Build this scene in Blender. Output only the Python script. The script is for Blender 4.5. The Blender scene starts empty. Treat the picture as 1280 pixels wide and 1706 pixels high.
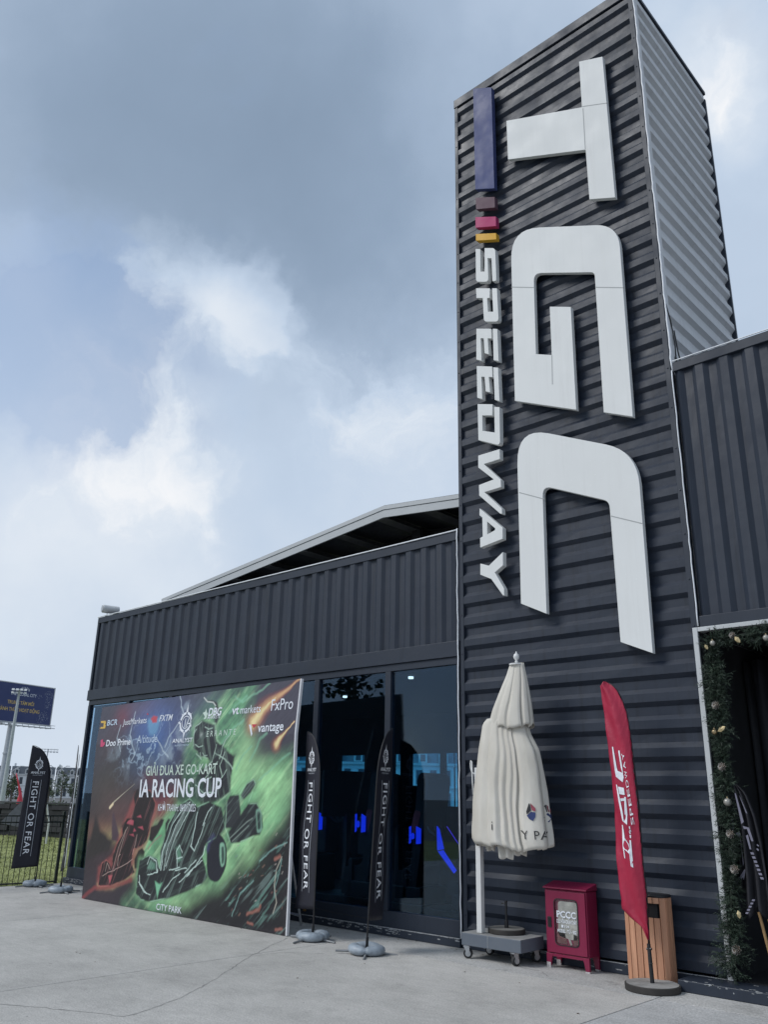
import bpy, bmesh, math, random
import numpy as np
from mathutils import Vector, Matrix
from mathutils.geometry import tessellate_polygon
rnd = random.Random(7)
S = bpy.context.scene
COL = S.collection

# ------------------------------------------------------------------ camera, sky, sun, exposure
cam = bpy.data.objects.new('camera', bpy.data.cameras.new('camera'))
COL.objects.link(cam)
cam.data.sensor_fit = 'HORIZONTAL'; cam.data.sensor_width = 36.0; cam.data.lens = 1388.0 * 36 / 1280
cam.data.clip_start = 0.1; cam.data.clip_end = 3000
cam.matrix_world = Matrix(((0.735641, 0.206552, 0.645111, 6.5), (0.6771, -0.251197, -0.691691, -8.445), (0.019179, 0.945641, -0.324647, 1.6), (0, 0, 0, 1)))
S.camera = cam
SUN_EL, SUN_AZ = math.radians(44), math.radians(216)       # azimuth clockwise from +Y: high, from the front left
sd = Vector((math.sin(SUN_AZ) * math.cos(SUN_EL), math.cos(SUN_AZ) * math.cos(SUN_EL), math.sin(SUN_EL)))
sun = bpy.data.objects.new('sun', bpy.data.lights.new('sun', 'SUN'))
COL.objects.link(sun)
sun.data.energy = 2.0; sun.data.angle = math.radians(24); sun.data.color = (1, 0.985, 0.965)
sun.rotation_euler = sd.to_track_quat('Z', 'Y').to_euler()
S.view_settings.view_transform = 'Standard'; S.view_settings.look = 'None'
S.view_settings.exposure = 0.0; S.view_settings.gamma = 1.0; S.view_settings.use_curve_mapping = False

W = bpy.data.worlds.new('World'); S.world = W; W.use_nodes = True
nt = W.node_tree; nt.nodes.clear()
def N(t, **k):
    n = nt.nodes.new(t)
    for a, b in k.items(): setattr(n, a, b)
    return n
def lk(a, b): nt.links.new(a, b)
def mth(op, a, b=None, c=None, clamp=False):
    n = N('ShaderNodeMath', operation=op, use_clamp=clamp)
    for i, v in enumerate((a, b, c)):
        if v is None: continue
        if isinstance(v, (int, float)): n.inputs[i].default_value = v
        else: lk(v, n.inputs[i])
    return n.outputs[0]
tc = N('ShaderNodeTexCoord')
def noise(vec, scale, detail, rough, dist=0.0):
    n = N('ShaderNodeTexNoise'); n.inputs['Scale'].default_value = scale; n.inputs['Detail'].default_value = detail
    n.inputs['Roughness'].default_value = rough; n.inputs['Distortion'].default_value = dist
    lk(vec, n.inputs['Vector']); return n
# ragged cloud edges: bend the direction a little by noise
w1 = noise(tc.outputs['Generated'], 5.5, 6, 0.55)
sub = N('ShaderNodeVectorMath', operation='SUBTRACT'); lk(w1.outputs['Color'], sub.inputs[0]); sub.inputs[1].default_value = (0.5, 0.5, 0.5)
scl = N('ShaderNodeVectorMath', operation='SCALE'); lk(sub.outputs[0], scl.inputs[0]); scl.inputs['Scale'].default_value = 0.26
add = N('ShaderNodeVectorMath', operation='ADD'); lk(tc.outputs['Generated'], add.inputs[0]); lk(scl.outputs[0], add.inputs[1])
nrm = N('ShaderNodeVectorMath', operation='NORMALIZE'); lk(add.outputs[0], nrm.inputs[0])
def blob(d, s, amp):
    n = N('ShaderNodeVectorMath', operation='DOT_PRODUCT'); lk(nrm.outputs[0], n.inputs[0]); n.inputs[1].default_value = d
    t = mth('MULTIPLY', mth('SUBTRACT', n.outputs['Value'], 1.0), 2.0 / s ** 2)
    return mth('MULTIPLY', mth('EXPONENT', t), amp)
def total(items):
    o = items[0]
    for i in items[1:]: o = mth('ADD', o, i)
    return o
DK = [(-0.629,0.372,0.683),(-0.541,0.55,0.637),(-0.697,0.254,0.671),(-0.607,0.561,0.563),(-0.511,0.424,0.747),(-0.685,0.396,0.612),(-0.541,0.623,0.565),(-0.599,0.615,0.513)]
BR = [(-0.676,0.514,0.528),(-0.809,0.469,0.355),(-0.584,0.686,0.433),(-0.798,0.301,0.522),(-0.212,0.682,0.7),(-0.712,0.493,0.501),(-0.866,0.388,0.316),(-0.587,0.645,0.489),(-0.673,0.68,0.292),(-0.891,0.394,0.224)]
BL = [(-0.824,0.308,0.476),(-0.803,0.359,0.476),(-0.762,0.423,0.49),(-0.852,0.348,0.392),(-0.847,0.313,0.429),(-0.751,0.484,0.449),(-0.809,0.407,0.423)]
fb = noise(tc.outputs['Generated'], 3.2, 8, 0.52, 0.3)
fb2 = noise(tc.outputs['Generated'], 11.0, 5, 0.5, 0.2)
sep = N('ShaderNodeSeparateXYZ'); lk(tc.outputs['Generated'], sep.inputs[0])
hor = mth('EXPONENT', mth('MULTIPLY', mth('MAXIMUM', sep.outputs['Z'], 0.0), -5.0))     # cloud deck brightens to the horizon
val = total([mth('MULTIPLY', hor, 0.17), blob(DK[0], 0.26, -0.24), blob(DK[1], 0.17, -0.17), blob(DK[2], 0.20, -0.10), blob(DK[3], 0.12, -0.04), blob(DK[4], 0.16, -0.10),
             blob(DK[5], 0.15, -0.10), blob(DK[6], 0.09, -0.05), blob(DK[7], 0.08, -0.05),
             blob(BR[0], 0.085, 0.14), blob(BR[1], 0.14, 0.10), blob(BR[2], 0.12, 0.12), blob(BR[3], 0.05, 0.12), blob(BR[4], 0.085, 0.20), blob(BR[5], 0.05, 0.08),
             blob(BR[6], 0.16, 0.10), blob(BR[8], 0.10, 0.06), blob(BR[9], 0.12, 0.06),
             mth('MULTIPLY', mth('SUBTRACT', fb.outputs['Fac'], 0.5), 0.20), mth('MULTIPLY', mth('SUBTRACT', fb2.outputs['Fac'], 0.5), 0.10)])
def sstep(x, a, b):
    n = N('ShaderNodeMapRange', interpolation_type='SMOOTHSTEP'); n.inputs['From Min'].default_value = a; n.inputs['From Max'].default_value = b; lk(x, n.inputs['Value']); return n.outputs[0]
fine = noise(nrm.outputs[0], 17.0, 9, 0.62, 0.4)
fn = mth('MULTIPLY', mth('SUBTRACT', fine.outputs['Fac'], 0.5), 1.5)
PF = [(-0.679,0.508,0.531),(-0.666,0.534,0.522),(-0.705,0.467,0.534),(-0.809,0.469,0.355),(-0.782,0.518,0.348),(-0.822,0.438,0.363),(-0.701,0.521,0.486),(-0.865,0.395,0.31),(-0.809,0.407,0.423),(-0.777,0.446,0.443),(-0.586,0.688,0.427),(-0.721,0.428,0.545),(-0.83,0.328,0.451),(-0.606,0.646,0.464),(-0.658,0.618,0.431),(-0.212,0.682,0.7),(-0.727,0.461,0.509)]
puff = sstep(mth('ADD', total([blob(d, s_, a_) for d, s_, a_ in zip(PF, (.060, .05, .07, .060, .05, .07, .05, .09, .05, .05, .10, .08, .06, .08, .08, .06, .06), (.95, .9, .5, .55, .45, .4, .45, .35, .45, .45, .5, .45, .45, .45, .3, .9, .5))]), fn), 0.30, 1.45)
val = mth('ADD', mth('ADD', val, 0.555), mth('MULTIPLY', puff, 0.21))
gap = total([blob(BL[0], 0.09, 0.85), blob(BL[1], 0.08, 0.7), blob(BL[2], 0.075, 0.65), blob(BL[3], 0.09, 0.6), blob(BL[4], 0.08, 0.6), blob(BL[5], 0.075, 0.5), blob(BL[6], 0.08, 0.4),
             mth('MULTIPLY', mth('SUBTRACT', fb2.outputs['Fac'], 0.5), 1.1), mth('MULTIPLY', mth('SUBTRACT', fb.outputs['Fac'], 0.5), 0.5)])
gap = mth('MULTIPLY', mth('SUBTRACT', gap, mth('MULTIPLY', puff, 0.8)), 1.0); gap = mth('MULTIPLY', mth('MULTIPLY', mth('SUBTRACT', gap, 0.08), 1.2, clamp=True), 0.66)
val = mth('ADD', val, mth('MULTIPLY', gap, 0.30))
rmp = N('ShaderNodeValToRGB'); lk(val, rmp.inputs['Fac'])
els = rmp.color_ramp.elements
els[0].position = 0.0; els[0].color = (0.235, 0.315, 0.43, 1)
els[1].position = 1.0; els[1].color = (0.97, 0.97, 0.98, 1)
for p_, c_ in ((0.2, (0.285, 0.375, 0.505, 1)), (0.42, (0.385, 0.485, 0.63, 1)), (0.62, (0.54, 0.645, 0.79, 1)), (0.8, (0.72, 0.79, 0.88, 1))):
    e = els.new(p_); e.color = c_
sky = N('ShaderNodeTexSky', sky_type='NISHITA'); sky.sun_disc = False
sky.sun_elevation = SUN_EL; sky.sun_rotation = SUN_AZ; sky.air_density = 1.1; sky.dust_density = 1.0
b1 = N('ShaderNodeBackground'); lk(sky.outputs[0], b1.inputs['Color']); b1.inputs['Strength'].default_value = 0.15
b2 = N('ShaderNodeBackground'); lk(rmp.outputs[0], b2.inputs['Color']); b2.inputs['Strength'].default_value = 1.0
mx = N('ShaderNodeMixShader'); lk(gap, mx.inputs[0]); lk(b2.outputs[0], mx.inputs[1]); lk(b1.outputs[0], mx.inputs[2])
wo = N('ShaderNodeOutputWorld'); lk(mx.outputs[0], wo.inputs['Surface'])

# ------------------------------------------------------------------ materials
def srgb(r, g, b, k=1.0):
    f = lambda c: ((c / 255) / 12.92 if c / 255 <= 0.04045 else ((c / 255 + 0.055) / 1.055) ** 2.4) * k
    return (f(r), f(g), f(b))
MATS = {}
def mat(name, col, rough=0.5, metal=0.0, var=0.0, vscale=6.0, bump=0.0, bscale=40.0, spec=0.5, stretch=(1, 1, 1), col2=None, coat=0.0):
    """Principled material whose colour drifts between col and col2 (or a darker/lighter col) by noise, with fine relief."""
    if name in MATS: return MATS[name]
    m = bpy.data.materials.new(name); m.use_nodes = True
    t = m.node_tree; P = t.nodes['Principled BSDF']
    P.inputs['Roughness'].default_value = rough; P.inputs['Metallic'].default_value = metal
    P.inputs['Specular IOR Level'].default_value = spec; P.inputs['Coat Weight'].default_value = coat
    P.inputs['Base Color'].default_value = (*col, 1)
    if var or col2 or bump:
        g = t.nodes.new('ShaderNodeTexCoord'); mp = t.nodes.new('ShaderNodeMapping'); mp.inputs['Scale'].default_value = stretch
        t.links.new(g.outputs['Object'], mp.inputs['Vector'])
    if var or col2:
        n = t.nodes.new('ShaderNodeTexNoise'); n.inputs['Scale'].default_value = vscale; n.inputs['Detail'].default_value = 6; n.inputs['Roughness'].default_value = 0.62
        t.links.new(mp.outputs[0], n.inputs['Vector'])
        r = t.nodes.new('ShaderNodeValToRGB'); r.color_ramp.elements[0].position = 0.32; r.color_ramp.elements[1].position = 0.68
        a = [c * (1 - var) for c in col]; b = list(col2) if col2 else [min(1, c * (1 + var)) for c in col]
        r.color_ramp.elements[0].color = (*a, 1); r.color_ramp.elements[1].color = (*b, 1)
        t.links.new(n.outputs['Fac'], r.inputs['Fac']); t.links.new(r.outputs[0], P.inputs['Base Color'])
    if bump:
        n = t.nodes.new('ShaderNodeTexNoise'); n.inputs['Scale'].default_value = bscale; n.inputs['Detail'].default_value = 5
        t.links.new(mp.outputs[0], n.inputs['Vector'])
        bp = t.nodes.new('ShaderNodeBump'); bp.inputs['Strength'].default_value = bump; bp.inputs['Distance'].default_value = 0.02
        t.links.new(n.outputs['Fac'], bp.inputs['Height']); t.links.new(bp.outputs[0], P.inputs['Normal'])
    MATS[name] = m
    return m
def emit(name, col, k):
    m = bpy.data.materials.new(name); m.use_nodes = True; P = m.node_tree.nodes['Principled BSDF']
    P.inputs['Base Color'].default_value = (0.02, 0.02, 0.02, 1)
    P.inputs['Emission Color'].default_value = (*col, 1); P.inputs['Emission Strength'].default_value = k
    MATS[name] = m; return m
def glass(name, tint, ior=1.5, rough=0.0, refl=(1, 1, 1)):
    m = bpy.data.materials.new(name); m.use_nodes = True; t = m.node_tree; t.nodes.clear()
    o = t.nodes.new('ShaderNodeOutputMaterial'); tr = t.nodes.new('ShaderNodeBsdfTransparent'); tr.inputs[0].default_value = (*tint, 1)
    gl = t.nodes.new('ShaderNodeBsdfGlossy'); gl.inputs['Roughness'].default_value = rough; gl.inputs['Color'].default_value = (*refl, 1)
    fr = t.nodes.new('ShaderNodeFresnel'); ge = t.nodes.new('ShaderNodeNewGeometry')
    m1 = t.nodes.new('ShaderNodeMath'); m1.operation = 'MULTIPLY_ADD'; t.links.new(ge.outputs['Backfacing'], m1.inputs[0]); m1.inputs[1].default_value = -2; m1.inputs[2].default_value = 1
    m2 = t.nodes.new('ShaderNodeMath'); m2.operation = 'POWER'; m2.inputs[0].default_value = ior; t.links.new(m1.outputs[0], m2.inputs[1]); t.links.new(m2.outputs[0], fr.inputs['IOR'])   # same reflectance on both faces of the pane
    mix = t.nodes.new('ShaderNodeMixShader')
    t.links.new(fr.outputs[0], mix.inputs[0]); t.links.new(tr.outputs[0], mix.inputs[1]); t.links.new(gl.outputs[0], mix.inputs[2])
    t.links.new(mix.outputs[0], o.inputs['Surface']); MATS[name] = m; return m

def paint_worn(name, base, dusty, streak, rough=0.5, dent=0.25, runs=0.0, spec=0.4):
    """Outdoor sheet-metal paint: faded dusty patches, rain streaks along one axis, uneven gloss and fine dents."""
    m = bpy.data.materials.new(name); m.use_nodes = True; t = m.node_tree; P = t.nodes['Principled BSDF']
    g = t.nodes.new('ShaderNodeTexCoord')
    def nz(sc, st, det=6, ro=0.6):
        mp = t.nodes.new('ShaderNodeMapping'); mp.inputs['Scale'].default_value = st; t.links.new(g.outputs['Object'], mp.inputs['Vector'])
        n = t.nodes.new('ShaderNodeTexNoise'); n.inputs['Scale'].default_value = sc; n.inputs['Detail'].default_value = det; n.inputs['Roughness'].default_value = ro
        t.links.new(mp.outputs[0], n.inputs['Vector']); return n.outputs['Fac']
    def ramp(x, a, b, lo=0.0, hi=1.0):
        r = t.nodes.new('ShaderNodeMapRange'); r.inputs['From Min'].default_value = a; r.inputs['From Max'].default_value = b
        r.inputs['To Min'].default_value = lo; r.inputs['To Max'].default_value = hi; t.links.new(x, r.inputs['Value']); return r.outputs[0]
    def mixc(fac, a, b):
        x = t.nodes.new('ShaderNodeMix'); x.data_type = 'RGBA'; t.links.new(fac, x.inputs['Factor'])
        for s_, v in ((6, a), (7, b)):
            if isinstance(v, tuple): x.inputs[s_].default_value = (*v, 1)
            else: t.links.new(v, x.inputs[s_])
        return x.outputs[2]
    big = ramp(nz(0.55, (1, 1, 1)), 0.35, 0.72, 0, 0.55)
    st = ramp(nz(5.0, streak, 8, 0.65), 0.5, 0.8, 0, 0.45)
    c = mixc(big, base, dusty); c = mixc(st, c, dusty)
    sp = ramp(nz(60, (1, 1, 1), 3), 0.70, 0.74, 0, 0.35); c = mixc(sp, c, (dusty[0] * 1.7, dusty[1] * 1.7, dusty[2] * 1.7))
    if runs: c = mixc(ramp(nz(2.2, (5, 5, 0.16), 7, 0.7), 0.52, 0.72, 0, runs), c, (base[0] * .55, base[1] * .52, base[2] * .5)); c = mixc(ramp(nz(3.4, (7, 7, 0.12), 7, 0.7), 0.58, 0.74, 0, runs * .8), c, (dusty[0] * 1.25, dusty[1] * 1.22, dusty[2] * 1.18))
    P.inputs['Specular IOR Level'].default_value = spec
    t.links.new(c, P.inputs['Base Color']); t.links.new(ramp(nz(2.5, (1, 1, 1)), 0.3, 0.7, rough - 0.1, rough + 0.15), P.inputs['Roughness'])
    bp = t.nodes.new('ShaderNodeBump'); bp.inputs['Strength'].default_value = dent; bp.inputs['Distance'].default_value = 0.01
    t.links.new(nz(3.0, (1, 1, 1), 4), bp.inputs['Height']); t.links.new(bp.outputs[0], P.inputs['Normal'])
    MATS[name] = m; return m

NAVY = paint_worn('charcoal container paint', (0.0165, 0.0235, 0.039), (0.026, 0.034, 0.052), (0.25, 1, 3), 0.5, .5, .85)
NAVYV = paint_worn('charcoal container paint upright', (0.0165, 0.0235, 0.039), (0.0255, 0.0335, 0.050), (3, 1, 0.25), 0.5, .5, .85)
FRAME = paint_worn('charcoal frame paint', (0.0175, 0.0245, 0.039), (0.028, 0.036, 0.053), (1, 1, 1), 0.5, .3, .3)
SILVER = paint_worn('unpainted grey sheet', (0.60, 0.605, 0.61), (0.47, 0.475, 0.48), (1, 0.4, 3), 0.55, .4, .35)
WHITE = paint_worn('sign white', (0.715, 0.725, 0.715), (0.655, 0.66, 0.645), (2.5, 1, 0.3), 0.62, .04, .12, .3)
STRIP = mat('white cable', (0.75, 0.77, 0.8), 0.4, var=0.1, vscale=9)
ROOFM = paint_worn('grey roof flashing', (0.48, 0.50, 0.51), (0.38, 0.40, 0.41), (0.4, 1, 1), 0.45)
BLACK = mat('black', (0.006, 0.006, 0.008), 0.7)
DARK = mat('dark interior', (0.010, 0.011, 0.014), 0.8, var=0.3)
RUBBER = mat('black rubber', (0.02, 0.02, 0.021), 0.75, var=0.3, vscale=20)
STEEL = mat('zinc steel', (0.45, 0.46, 0.47), 0.4, metal=0.8, var=0.2, vscale=30)
BLKMET = mat('black powder coat', (0.014, 0.014, 0.016), 0.45, var=0.3, vscale=20)
INK = mat('white print', (0.72, 0.75, 0.80), 0.6, var=0.08, vscale=20)
INKS = mat('white fabric print', (0.78, 0.80, 0.84), 0.8, var=0.12, vscale=20)
LINEINK = mat('grey line print', (0.45, 0.48, 0.53), 0.8, var=0.1)
GLASS = glass('tinted shop glass', (0.62, 0.78, 0.90), 1.52, 0.0, (0.72, 0.86, 1.0))
BLUEGL = glass('blue tinted back glass', (0.46, 0.88, 1.0), 1.45)
CLEAR = glass('dusty clear pane', (0.95, 0.96, 0.96), 1.5)

# ------------------------------------------------------------------ mesh helpers
class MB:
    def __init__(s): s.v = []; s.f = []
    def add(s, vs, fs):
        b = len(s.v); s.v += [tuple(p) for p in vs]; s.f += [tuple(b + i for i in q) for q in fs]; return s
    def box(s, x0, x1, y0, y1, z0, z1):
        return s.add([(x0, y0, z0), (x1, y0, z0), (x1, y1, z0), (x0, y1, z0), (x0, y0, z1), (x1, y0, z1), (x1, y1, z1), (x0, y1, z1)],
                     [(0, 3, 2, 1), (4, 5, 6, 7), (0, 1, 5, 4), (1, 2, 6, 5), (2, 3, 7, 6), (3, 0, 4, 7)])
    def prism(s, poly, y0, y1, holes=()):
        """Outline in (x, z) given depth from y0 (front) to y1."""
        loops = [list(poly)] + [list(h) for h in holes]
        flat = [p for l in loops for p in l]; n = len(flat)
        tris = tessellate_polygon([[Vector((p[0], p[1], 0)) for p in l] for l in loops])
        fs = []
        for a, b, c in tris:
            A, B, C_ = flat[a], flat[b], flat[c]
            if (B[0] - A[0]) * (C_[1] - A[1]) - (B[1] - A[1]) * (C_[0] - A[0]) < 0: b, c = c, b
            fs.append((a, b, c)); fs.append((n + a, n + c, n + b))
        o = 0
        for l in loops:
            k = len(l)
            for i in range(k):
                j = (i + 1) % k; fs.append((o + i, o + j, n + o + j, n + o + i))
            o += k
        return s.add([(p[0], y0, p[1]) for p in flat] + [(p[0], y1, p[1]) for p in flat], fs)
    def tube(s, path, r, n=8, cap=True):
        path = [Vector(p) for p in path]; k = len(path); rr = r if hasattr(r, '__len__') else [r] * k
        vs = []; up = None
        for i, p in enumerate(path):
            t = (path[min(i + 1, k - 1)] - path[max(i - 1, 0)]).normalized()
            if up is None: up = Vector((0, 0, 1)) if abs(t.z) < 0.9 else Vector((0, 1, 0))
            a = t.cross(up).normalized(); b = a.cross(t).normalized(); up = b
            for j in range(n):
                q = 2 * math.pi * j / n; vs.append(p + (a * math.cos(q) + b * math.sin(q)) * rr[i])
        fs = [(i * n + j, i * n + (j + 1) % n, (i + 1) * n + (j + 1) % n, (i + 1) * n + j) for i in range(k - 1) for j in range(n)]
        if cap: fs += [tuple(range(n)), tuple(range((k - 1) * n, k * n))[::-1]]
        return s.add(vs, fs)
    def lathe(s, prof, n=24, cx=0, cy=0, sy=1.0):
        vs = []; k = len(prof)
        for r, z in prof:
            for j in range(n):
                q = 2 * math.pi * j / n; vs.append((cx + r * math.cos(q), cy + r * math.sin(q) * sy, z))
        fs = [(i * n + j, i * n + (j + 1) % n, (i + 1) * n + (j + 1) % n, (i + 1) * n + j) for i in range(k - 1) for j in range(n)]
        fs += [tuple(range(n))[::-1], tuple(range((k - 1) * n, k * n))]
        return s.add(vs, fs)
    def grid(s, rows):
        h = len(rows); w = len(rows[0])
        return s.add([p for r in rows for p in r], [(i * w + j, i * w + j + 1, (i + 1) * w + j + 1, (i + 1) * w + j) for i in range(h - 1) for j in range(w - 1)])
    def xf(s, M):
        s.v = [tuple(M @ Vector(p)) for p in s.v]; return s
    def obj(s, name, m, parent=None, smooth=False, bev=0.0, fix=True, solid=0.0):
        me = bpy.data.meshes.new(name); me.from_pydata(s.v, [], s.f)
        if fix:
            bm = bmesh.new(); bm.from_mesh(me); bmesh.ops.recalc_face_normals(bm, faces=bm.faces); bm.to_mesh(me); bm.free()
        if smooth: me.polygons.foreach_set('use_smooth', [True] * len(me.polygons))
        me.materials.append(m); me.update()
        return link(name, me, parent, bev, solid)
def link(name, me, parent=None, bev=0.0, solid=0.0):
    o = bpy.data.objects.new(name, me); COL.objects.link(o)
    if parent is not None: o.parent = parent
    if solid: 
        d = o.modifiers.new('thickness', 'SOLIDIFY'); d.thickness = solid; d.offset = 0
    if bev:
        b = o.modifiers.new('bevel', 'BEVEL'); b.width = bev; b.segments = 2; b.limit_method = 'ANGLE'; b.angle_limit = 0.6
    return o
def tag(o, label=None, cat=None, group=None, kind=None):
    for k, v in (('label', label), ('category', cat), ('group', group), ('kind', kind)):
        if v: o[k] = v
    return o
def thing(name, label, cat, loc=(0, 0, 0), rz=0.0, group=None):
    o = bpy.data.objects.new(name, None); COL.objects.link(o); o.location = loc; o.rotation_euler = (0, 0, rz); o.empty_display_size = 0.2
    return tag(o, label, cat, group)
def kids(o): return [c for c in bpy.data.objects if c.parent == o]
def copy_tree(o, parent=None):
    c = o.copy(); COL.objects.link(c)
    if parent is not None: c.parent = parent
    for ch in kids(o): copy_tree(ch, c)
    return c
def smooth_poly(pts, r=None, n=6):
    """pts: (x, z) or (x, z, radius) -> outline with rounded corners."""
    out = []; k = len(pts)
    for i, p in enumerate(pts):
        if len(p) < 3: out.append((p[0], p[1])); continue
        a = Vector(pts[i - 1][:2]); b = Vector(p[:2]); c = Vector(pts[(i + 1) % k][:2]); q = p[2]
        d1 = (a - b); d2 = (c - b); s_ = b + d1.normalized() * min(q, d1.length * 0.49); e = b + d2.normalized() * min(q, d2.length * 0.49)
        for j in range(n + 1):
            t = j / n; out.append(tuple(s_ * (1 - t) ** 2 + b * 2 * t * (1 - t) + e * t * t))
    return out
def rnd_pts(pts, radii): return [p + ((radii[i],) if i in radii else ()) for i, p in enumerate(pts)]
TXT = {}
def text2d(s, bold=0.0, shear=0.0, space=1.0):
    k = (s, bold, shear, space)
    if k not in TXT:
        c = bpy.data.curves.new('lettering', 'FONT'); c.body = s; c.offset = bold; c.shear = shear; c.space_character = space; c.resolution_u = 3
        o = bpy.data.objects.new('lettering', c); COL.objects.link(o); bpy.context.view_layer.update()
        m = bpy.data.meshes.new_from_object(o.evaluated_get(bpy.context.evaluated_depsgraph_get()))
        v = np.array([p.co[:2] for p in m.vertices]); f = [tuple(p.vertices) for p in m.polygons]
        bpy.data.objects.remove(o); bpy.data.curves.remove(c); bpy.data.meshes.remove(m)
        v[:, 0] -= v[:, 0].min(); TXT[k] = (v, f)
    return TXT[k]
CAP = 0.729                                                # cap height of the built-in font
def text(s, place, width=None, cap=1.0, bold=0.0, shear=0.0, space=1.0, centre=False):
    """MB of the string; place(a, b) maps letter coordinates (a along, b up, metres) into space."""
    v, f = text2d(s.replace('Đ', 'D'), bold, shear, space); f = list(f)
    for i, ch in enumerate(s):                             # cross-bar of the Vietnamese D
        if ch == 'Đ':
            pre = s[:i + 1].replace('Đ', 'D'); x1 = text2d(pre, bold, shear, space)[0][:, 0].max(); x0 = x1 - text2d('D', bold, shear, space)[0][:, 0].max(); k = len(v)
            v = np.vstack([v, [(x0 - .09, .335), (x0 + .24, .335), (x0 + .24, .425), (x0 - .09, .425)]]); f.append((k, k + 1, k + 2, k + 3))
    sy = cap / CAP; w = v[:, 0].max(); sx = width / w if width else sy
    off = -w * sx / 2 if centre else 0
    return MB().add([place(p[0] * sx + off, p[1] * sy) for p in v], f)

# ------------------------------------------------------------------ ground, pavement, lawn
earth = mat('distant asphalt', (0.10, 0.10, 0.10), 0.9, var=0.25, vscale=0.3)
g = tag(MB().add([(-1500, -1500, -0.06), (1500, -1500, -0.06), (1500, 1500, -0.06), (-1500, 1500, -0.06)], [(0, 1, 2, 3)]).obj('ground', earth), kind='structure')

def concrete(name, base, pebble, bump, grime=0):
    m = bpy.data.materials.new(name); m.use_nodes = True; t = m.node_tree; P = t.nodes['Principled BSDF']
    g = t.nodes.new('ShaderNodeTexCoord')
    def nz(sc, det, ro, st=(1, 1, 1)):
        mp = t.nodes.new('ShaderNodeMapping'); mp.inputs['Scale'].default_value = st; t.links.new(g.outputs['Object'], mp.inputs['Vector'])
        n = t.nodes.new('ShaderNodeTexNoise'); n.inputs['Scale'].default_value = sc; n.inputs['Detail'].default_value = det; n.inputs['Roughness'].default_value = ro
        t.links.new(mp.outputs[0], n.inputs['Vector']); return n.outputs['Fac']
    def rp(x, stops):
        r = t.nodes.new('ShaderNodeValToRGB'); e = r.color_ramp.elements; e[0].position, e[1].position = stops[0][0], stops[-1][0]
        e[0].color = (*[stops[0][1]] * 3, 1); e[1].color = (*[stops[-1][1]] * 3, 1)
        for p, v in stops[1:-1]: q = e.new(p); q.color = (v, v, v, 1)
        t.links.new(x, r.inputs['Fac']); return r.outputs[0]
    def mul(a, b):
        x = t.nodes.new('ShaderNodeMix'); x.data_type = 'RGBA'; x.blend_type = 'MULTIPLY'; x.inputs['Factor'].default_value = 1
        for s_, v in ((6, a), (7, b)):
            if isinstance(v, tuple): x.inputs[s_].default_value = (*v, 1)
            else: t.links.new(v, x.inputs[s_])
        return x.outputs[2]
    c = mul(rp(nz(0.45, 5, 0.6), [(0.3, 0.82), (0.7, 1.12)]), base)
    c = mul(rp(nz(2.2, 8, 0.7), [(0.3, 0.84), (0.5, 1.0), (0.75, 1.08)]), c)
    c = mul(rp(nz(7.0, 6, 0.75, (1, 3.0, 1)), [(0.35, 0.9), (0.65, 1.06)]), c)
    c = mul(rp(nz(pebble, 3, 0.6), [(0.3, 0.72), (0.5, 1.0), (0.72, 1.22)]), c)
    c = mul(rp(nz(1.3, 7, 0.8), [(0.60, 1.0), (0.72, 0.78)]), c); c = mul(rp(nz(0.23, 6, 0.72, (1, 2.5, 1)), [(0.35, 0.88), (0.55, 1.0), (0.7, 1.06)]), c); c = mul(rp(nz(19, 2, 0.5), [(0.70, 1.0), (0.76, 0.62)]), c)
    if grime:                                                # dirt washed up against the foot of the wall
        sp = t.nodes.new('ShaderNodeSeparateXYZ'); t.links.new(g.outputs['Object'], sp.inputs[0])
        ad = t.nodes.new('ShaderNodeMath'); ad.operation = 'MULTIPLY_ADD'; t.links.new(nz(3.0, 7, .75), ad.inputs[0]); ad.inputs[1].default_value = .7; t.links.new(sp.outputs['Y'], ad.inputs[2])
        c = mul(rp(ad.outputs[0], [(0.0, 1.0), (0.22, 0.86), (0.36, 0.55)]), c); c = mul(rp(nz(2.6, 8, .75), [(0.55, 1.0), (0.66, 0.72)]), c)
    t.links.new(c, P.inputs['Base Color']); P.inputs['Roughness'].default_value = 0.82; P.inputs['Specular IOR Level'].default_value = 0.35
    b = t.nodes.new('ShaderNodeBump'); b.inputs['Strength'].default_value = bump; b.inputs['Distance'].default_value = 0.012
    t.links.new(nz(pebble * 0.7, 5, 0.7), b.inputs['Height']); t.links.new(b.outputs[0], P.inputs['Normal'])
    MATS[name] = m; return m
CONC = concrete('broom finished concrete', (0.475, 0.458, 0.43), 70, 0.5)
CONC2 = concrete('exposed gravel concrete', (0.44, 0.437, 0.428), 48, 0.8, 0)
CONC3 = concrete('grimy concrete by the wall', (0.44, 0.432, 0.415), 48, 0.8, 1)
pave = tag(MB().box(-9.3, 16.0, -16.0, -0.003, -0.055, -0.016).obj('pavement', mat('dark joint filler', (0.035, 0.034, 0.032), 0.95)), kind='structure')
G = 0.005
def slab(x0, x1, y0, y1, m):
    MB().box(x0 + G, x1 - G, y0 + (.010 if y0 < -.5 else G), y1 - (.010 if y1 < -.5 else G), -0.014, 0.0).obj('slab', m, pave, bev=0.003)
xs = [-9.3, -5.17, -1.24, 2.69, 6.62, 10.55, 16.0]
for i in range(6):
    slab(xs[i], xs[i + 1], -0.78, -0.003, CONC3)
    slab(xs[i], xs[i + 1], -6.2, -0.78, CONC if i < 2 else CONC2 if i == 3 else CONC)
    slab(xs[i], xs[i + 1], -16.0, -6.2, CONC)
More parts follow.
